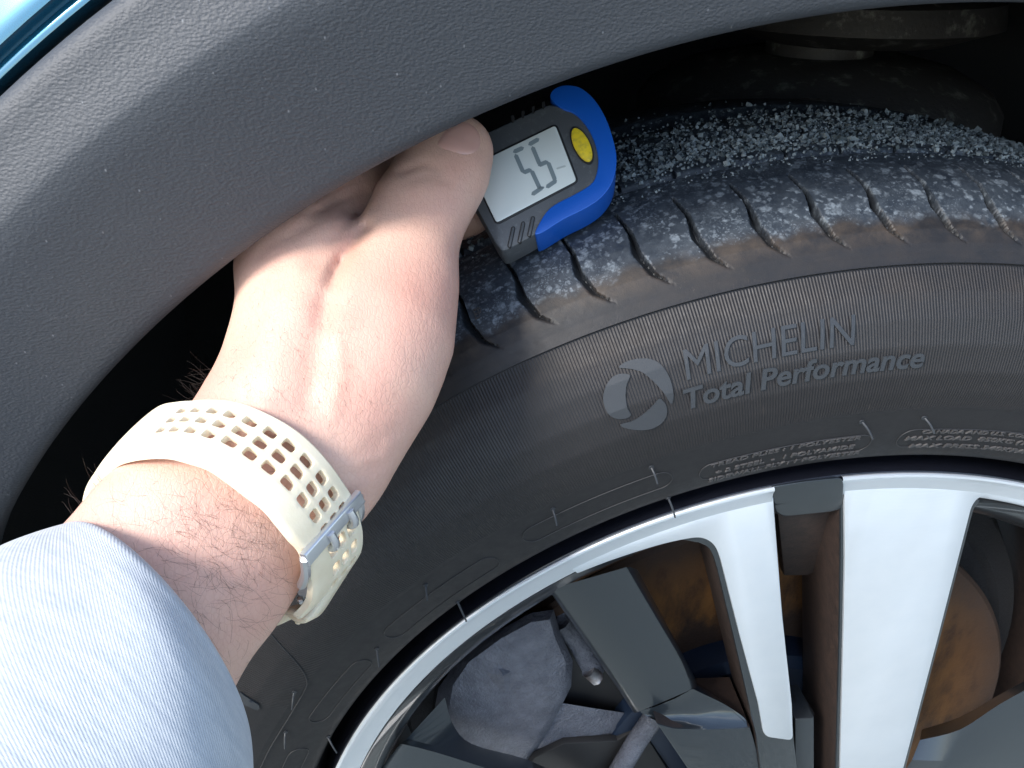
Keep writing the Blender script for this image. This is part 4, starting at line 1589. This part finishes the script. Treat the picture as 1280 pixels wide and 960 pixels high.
wA = (at_d(446, 672, .250) - at_d(440, 690, .236)); wB = (at_d(392, 760, .236) - at_d(384, 770, .226))
pth = catmull([at_d(443, 676, .2405), at_d(442, 690, .2395), at_d(428, 712, .2365), at_d(410, 740, .2325), at_d(397, 760, .2300), at_d(389, 769, .2290), at_d(380, 770, .2300), at_d(366, 763, .2320), at_d(356, 772, .2350), at_d(345, 775, .2390)], 4, False)
wid = -FW * .012 + UP * .002
tail(pth, wid, wid, .0026, 'keeper_loop')
Vv, Ff = tube([at_d(378, 766, .2270), at_d(373, 776, .2270), at_d(372, 779, .2271)], .0011, 10, [1.2, .9, .7])
wpart(mesh('keeper_peg', Vv, Ff, MAT_STRAP))
Vv, Ff = tube([at_d(374, 751, .2215), at_d(379, 748, .2215)], .0012, 10)
wpart(mesh('spring_bar', Vv, Ff, MAT_BUCKLE))
# case on the far side of the wrist
cpt = [at_d(a, b, d) for a, b, d in ((122, 612, .258), (150, 640, .256), (160, 680, .262), (130, 690, .268), (108, 650, .266))]
wpart(slab('watch_case', cpt, FW + RT * .1, .009, MAT_CASE, None, .001, 3))

# ------------------------------------------------------------------ tread depth gauge
ga, gb, gc = at_d(612, 312, .2640), at_d(760, 236, .2640), at_d(655, 128, .2730)
GN = np.cross(gb - ga, gc - ga); GN /= np.linalg.norm(GN)
if GN @ FW > 0: GN = -GN           # towards the viewer
gauge = tag(empty('tread_depth_gauge', tuple((ga + gb) / 2)), 'charcoal and blue digital depth gauge with yellow button reading 5.5 on the tyre', 'gauge')


def gpart(o):
    o.parent = gauge
    o.matrix_parent_inverse = Matrix.Translation(-Vector(gauge.location))
    return o


def gp(x, y, h=0.):
    return at_plane(580 + x * .2395, 90 + y * .2395, ga, GN) + GN * h


body = [(-120, 430), (100, 325), (300, 232), (450, 165), (520, 190), (575, 205), (630, 255), (670, 320), (700, 400), (712, 470), (702, 545), (670, 600), (590, 650), (490, 700), (440, 745), (400, 830), (300, 888), (215, 932), (195, 932), (165, 895), (100, 775), (40, 665), (-60, 500)]
bpts = fillet(body, [60, 0, 0, 30] + [20] * 12 + [0, 25, 10, 30, 0, 0, 60], 4)
gpart(slab('gauge_body', [gp(*p) for p in bpts], -GN, .013, MAT_GBODY, None, .0009, 3, 40))
blue = catmull([(452, 140), (456, 110), (485, 85), (540, 73), (610, 88), (680, 148), (740, 245), (782, 370), (796, 470), (776, 572), (722, 652), (640, 712), (520, 772), (420, 835), (378, 852), (372, 838), (392, 795), (432, 732), (482, 690), (580, 640), (660, 590), (690, 540), (700, 470), (690, 400), (660, 322), (620, 262), (570, 218), (520, 200), (480, 172)], 5)
gpart(slab('blue_bumper', [gp(*p, .0006) for p in blue], -GN, .0155, MAT_GBLUE, None, .0016, 4, 60))
# window: dark bezel, glass, digits
def gslab(name, pts, h, th_, mat_, bev=.0, r=0):
    q = fillet(pts, r, 4) if r else pts
    return gpart(slab(name, [gp(*p, h) for p in q], -GN, th_, mat_, None, bev, 2, 40))


gslab('bezel', [(18, 492), (484, 266), (602, 575), (168, 804)], .0003, .002, MAT_DARK, .0003, [25, 30, 30, 30])
scr = gslab('display', [(30, 500), (478, 282), (588, 570), (170, 789)], .00055, .002, MAT_LCD, .0002, [20, 18, 18, 18])


def segbar(a, b, w=11, m_=MAT_DIGIT, parent=scr, name='digit_segment'):
    a, b = np.array(a, float), np.array(b, float)
    d = (b - a) / np.linalg.norm(b - a); n = np.array([-d[1], d[0]])
    q = [a, a + d * w + n * w, b - d * w + n * w, b, b - d * w - n * w, a + d * w - n * w]
    o = slab(name, [gp(*p, .00066) for p in q], -GN, .0002, m_, None)
    o.parent = parent
    o.matrix_parent_inverse = parent.matrix_world.inverted()
    return o


bpy.context.view_layer.update()
D1 = [((256, 424), (314, 398)), ((268, 432), (312, 532)), ((306, 532), (354, 512)), ((352, 516), (398, 616)), ((352, 646), (414, 604))]
D2 = [((336, 386), (394, 352)), ((356, 392), (398, 492)), ((386, 494), (440, 470)), ((438, 472), (478, 574)), ((428, 608), (486, 568))]
for a, b in D1 + D2: segbar(a, b)
segbar((404, 612), (420, 604), 6)
segbar((482, 510), (532, 494), 5, MAT_DIGIT_FAINT)
# yellow button
uax = np.array([43., 88.]); vax = np.array([-38., 19.])
def ell(k): return [(615 + k * (uax[0] * math.cos(t) + vax[0] * math.sin(t)), 385 + k * (uax[1] * math.cos(t) + vax[1] * math.sin(t))) for t in np.linspace(0, 2 * math.pi, 40, endpoint=False)]
gslab('button_recess', ell(1.10), .00035, .001, MAT_DARK)
gslab('button', ell(.97), .0011, .002, MAT_YELLOW, .0005)
for a, b in (((257, 818), (238, 908)), ((309, 792), (290, 884)), ((360, 764), (341, 852))):
    a, b = np.array(a, float), np.array(b, float)
    d = (b - a) / np.linalg.norm(b - a); n = np.array([-d[1], d[0]])
    def pl_(w): return [tuple(a + n * w * math.cos(t) - d * w * math.sin(t)) for t in np.linspace(0, math.pi, 8)] + [tuple(b - n * w * math.cos(t) + d * w * math.sin(t)) for t in np.linspace(0, math.pi, 8)]
    gslab('grip_slot', pl_(11), .00025, .001, MAT_DARK)
    gslab('grip_rib', pl_(6.5), .0005, .001, MAT_GBODY, .0002)
for x, y in ((255, 252), (308, 228), (362, 204), (415, 180)):
    gslab('edge_notch', [(x - 9, y - 20), (x + 7, y - 26), (x + 7, y + 6), (x, y + 15), (x - 7, y + 10)], .0003, .004, MAT_DARK)
# probe end hidden under the thumb
gslab('probe', [(-60, 560), (-20, 560), (-10, 620), (-50, 620)], -.004, .004, MAT_BUCKLE)
print('VERTS', len(hv), len(V))
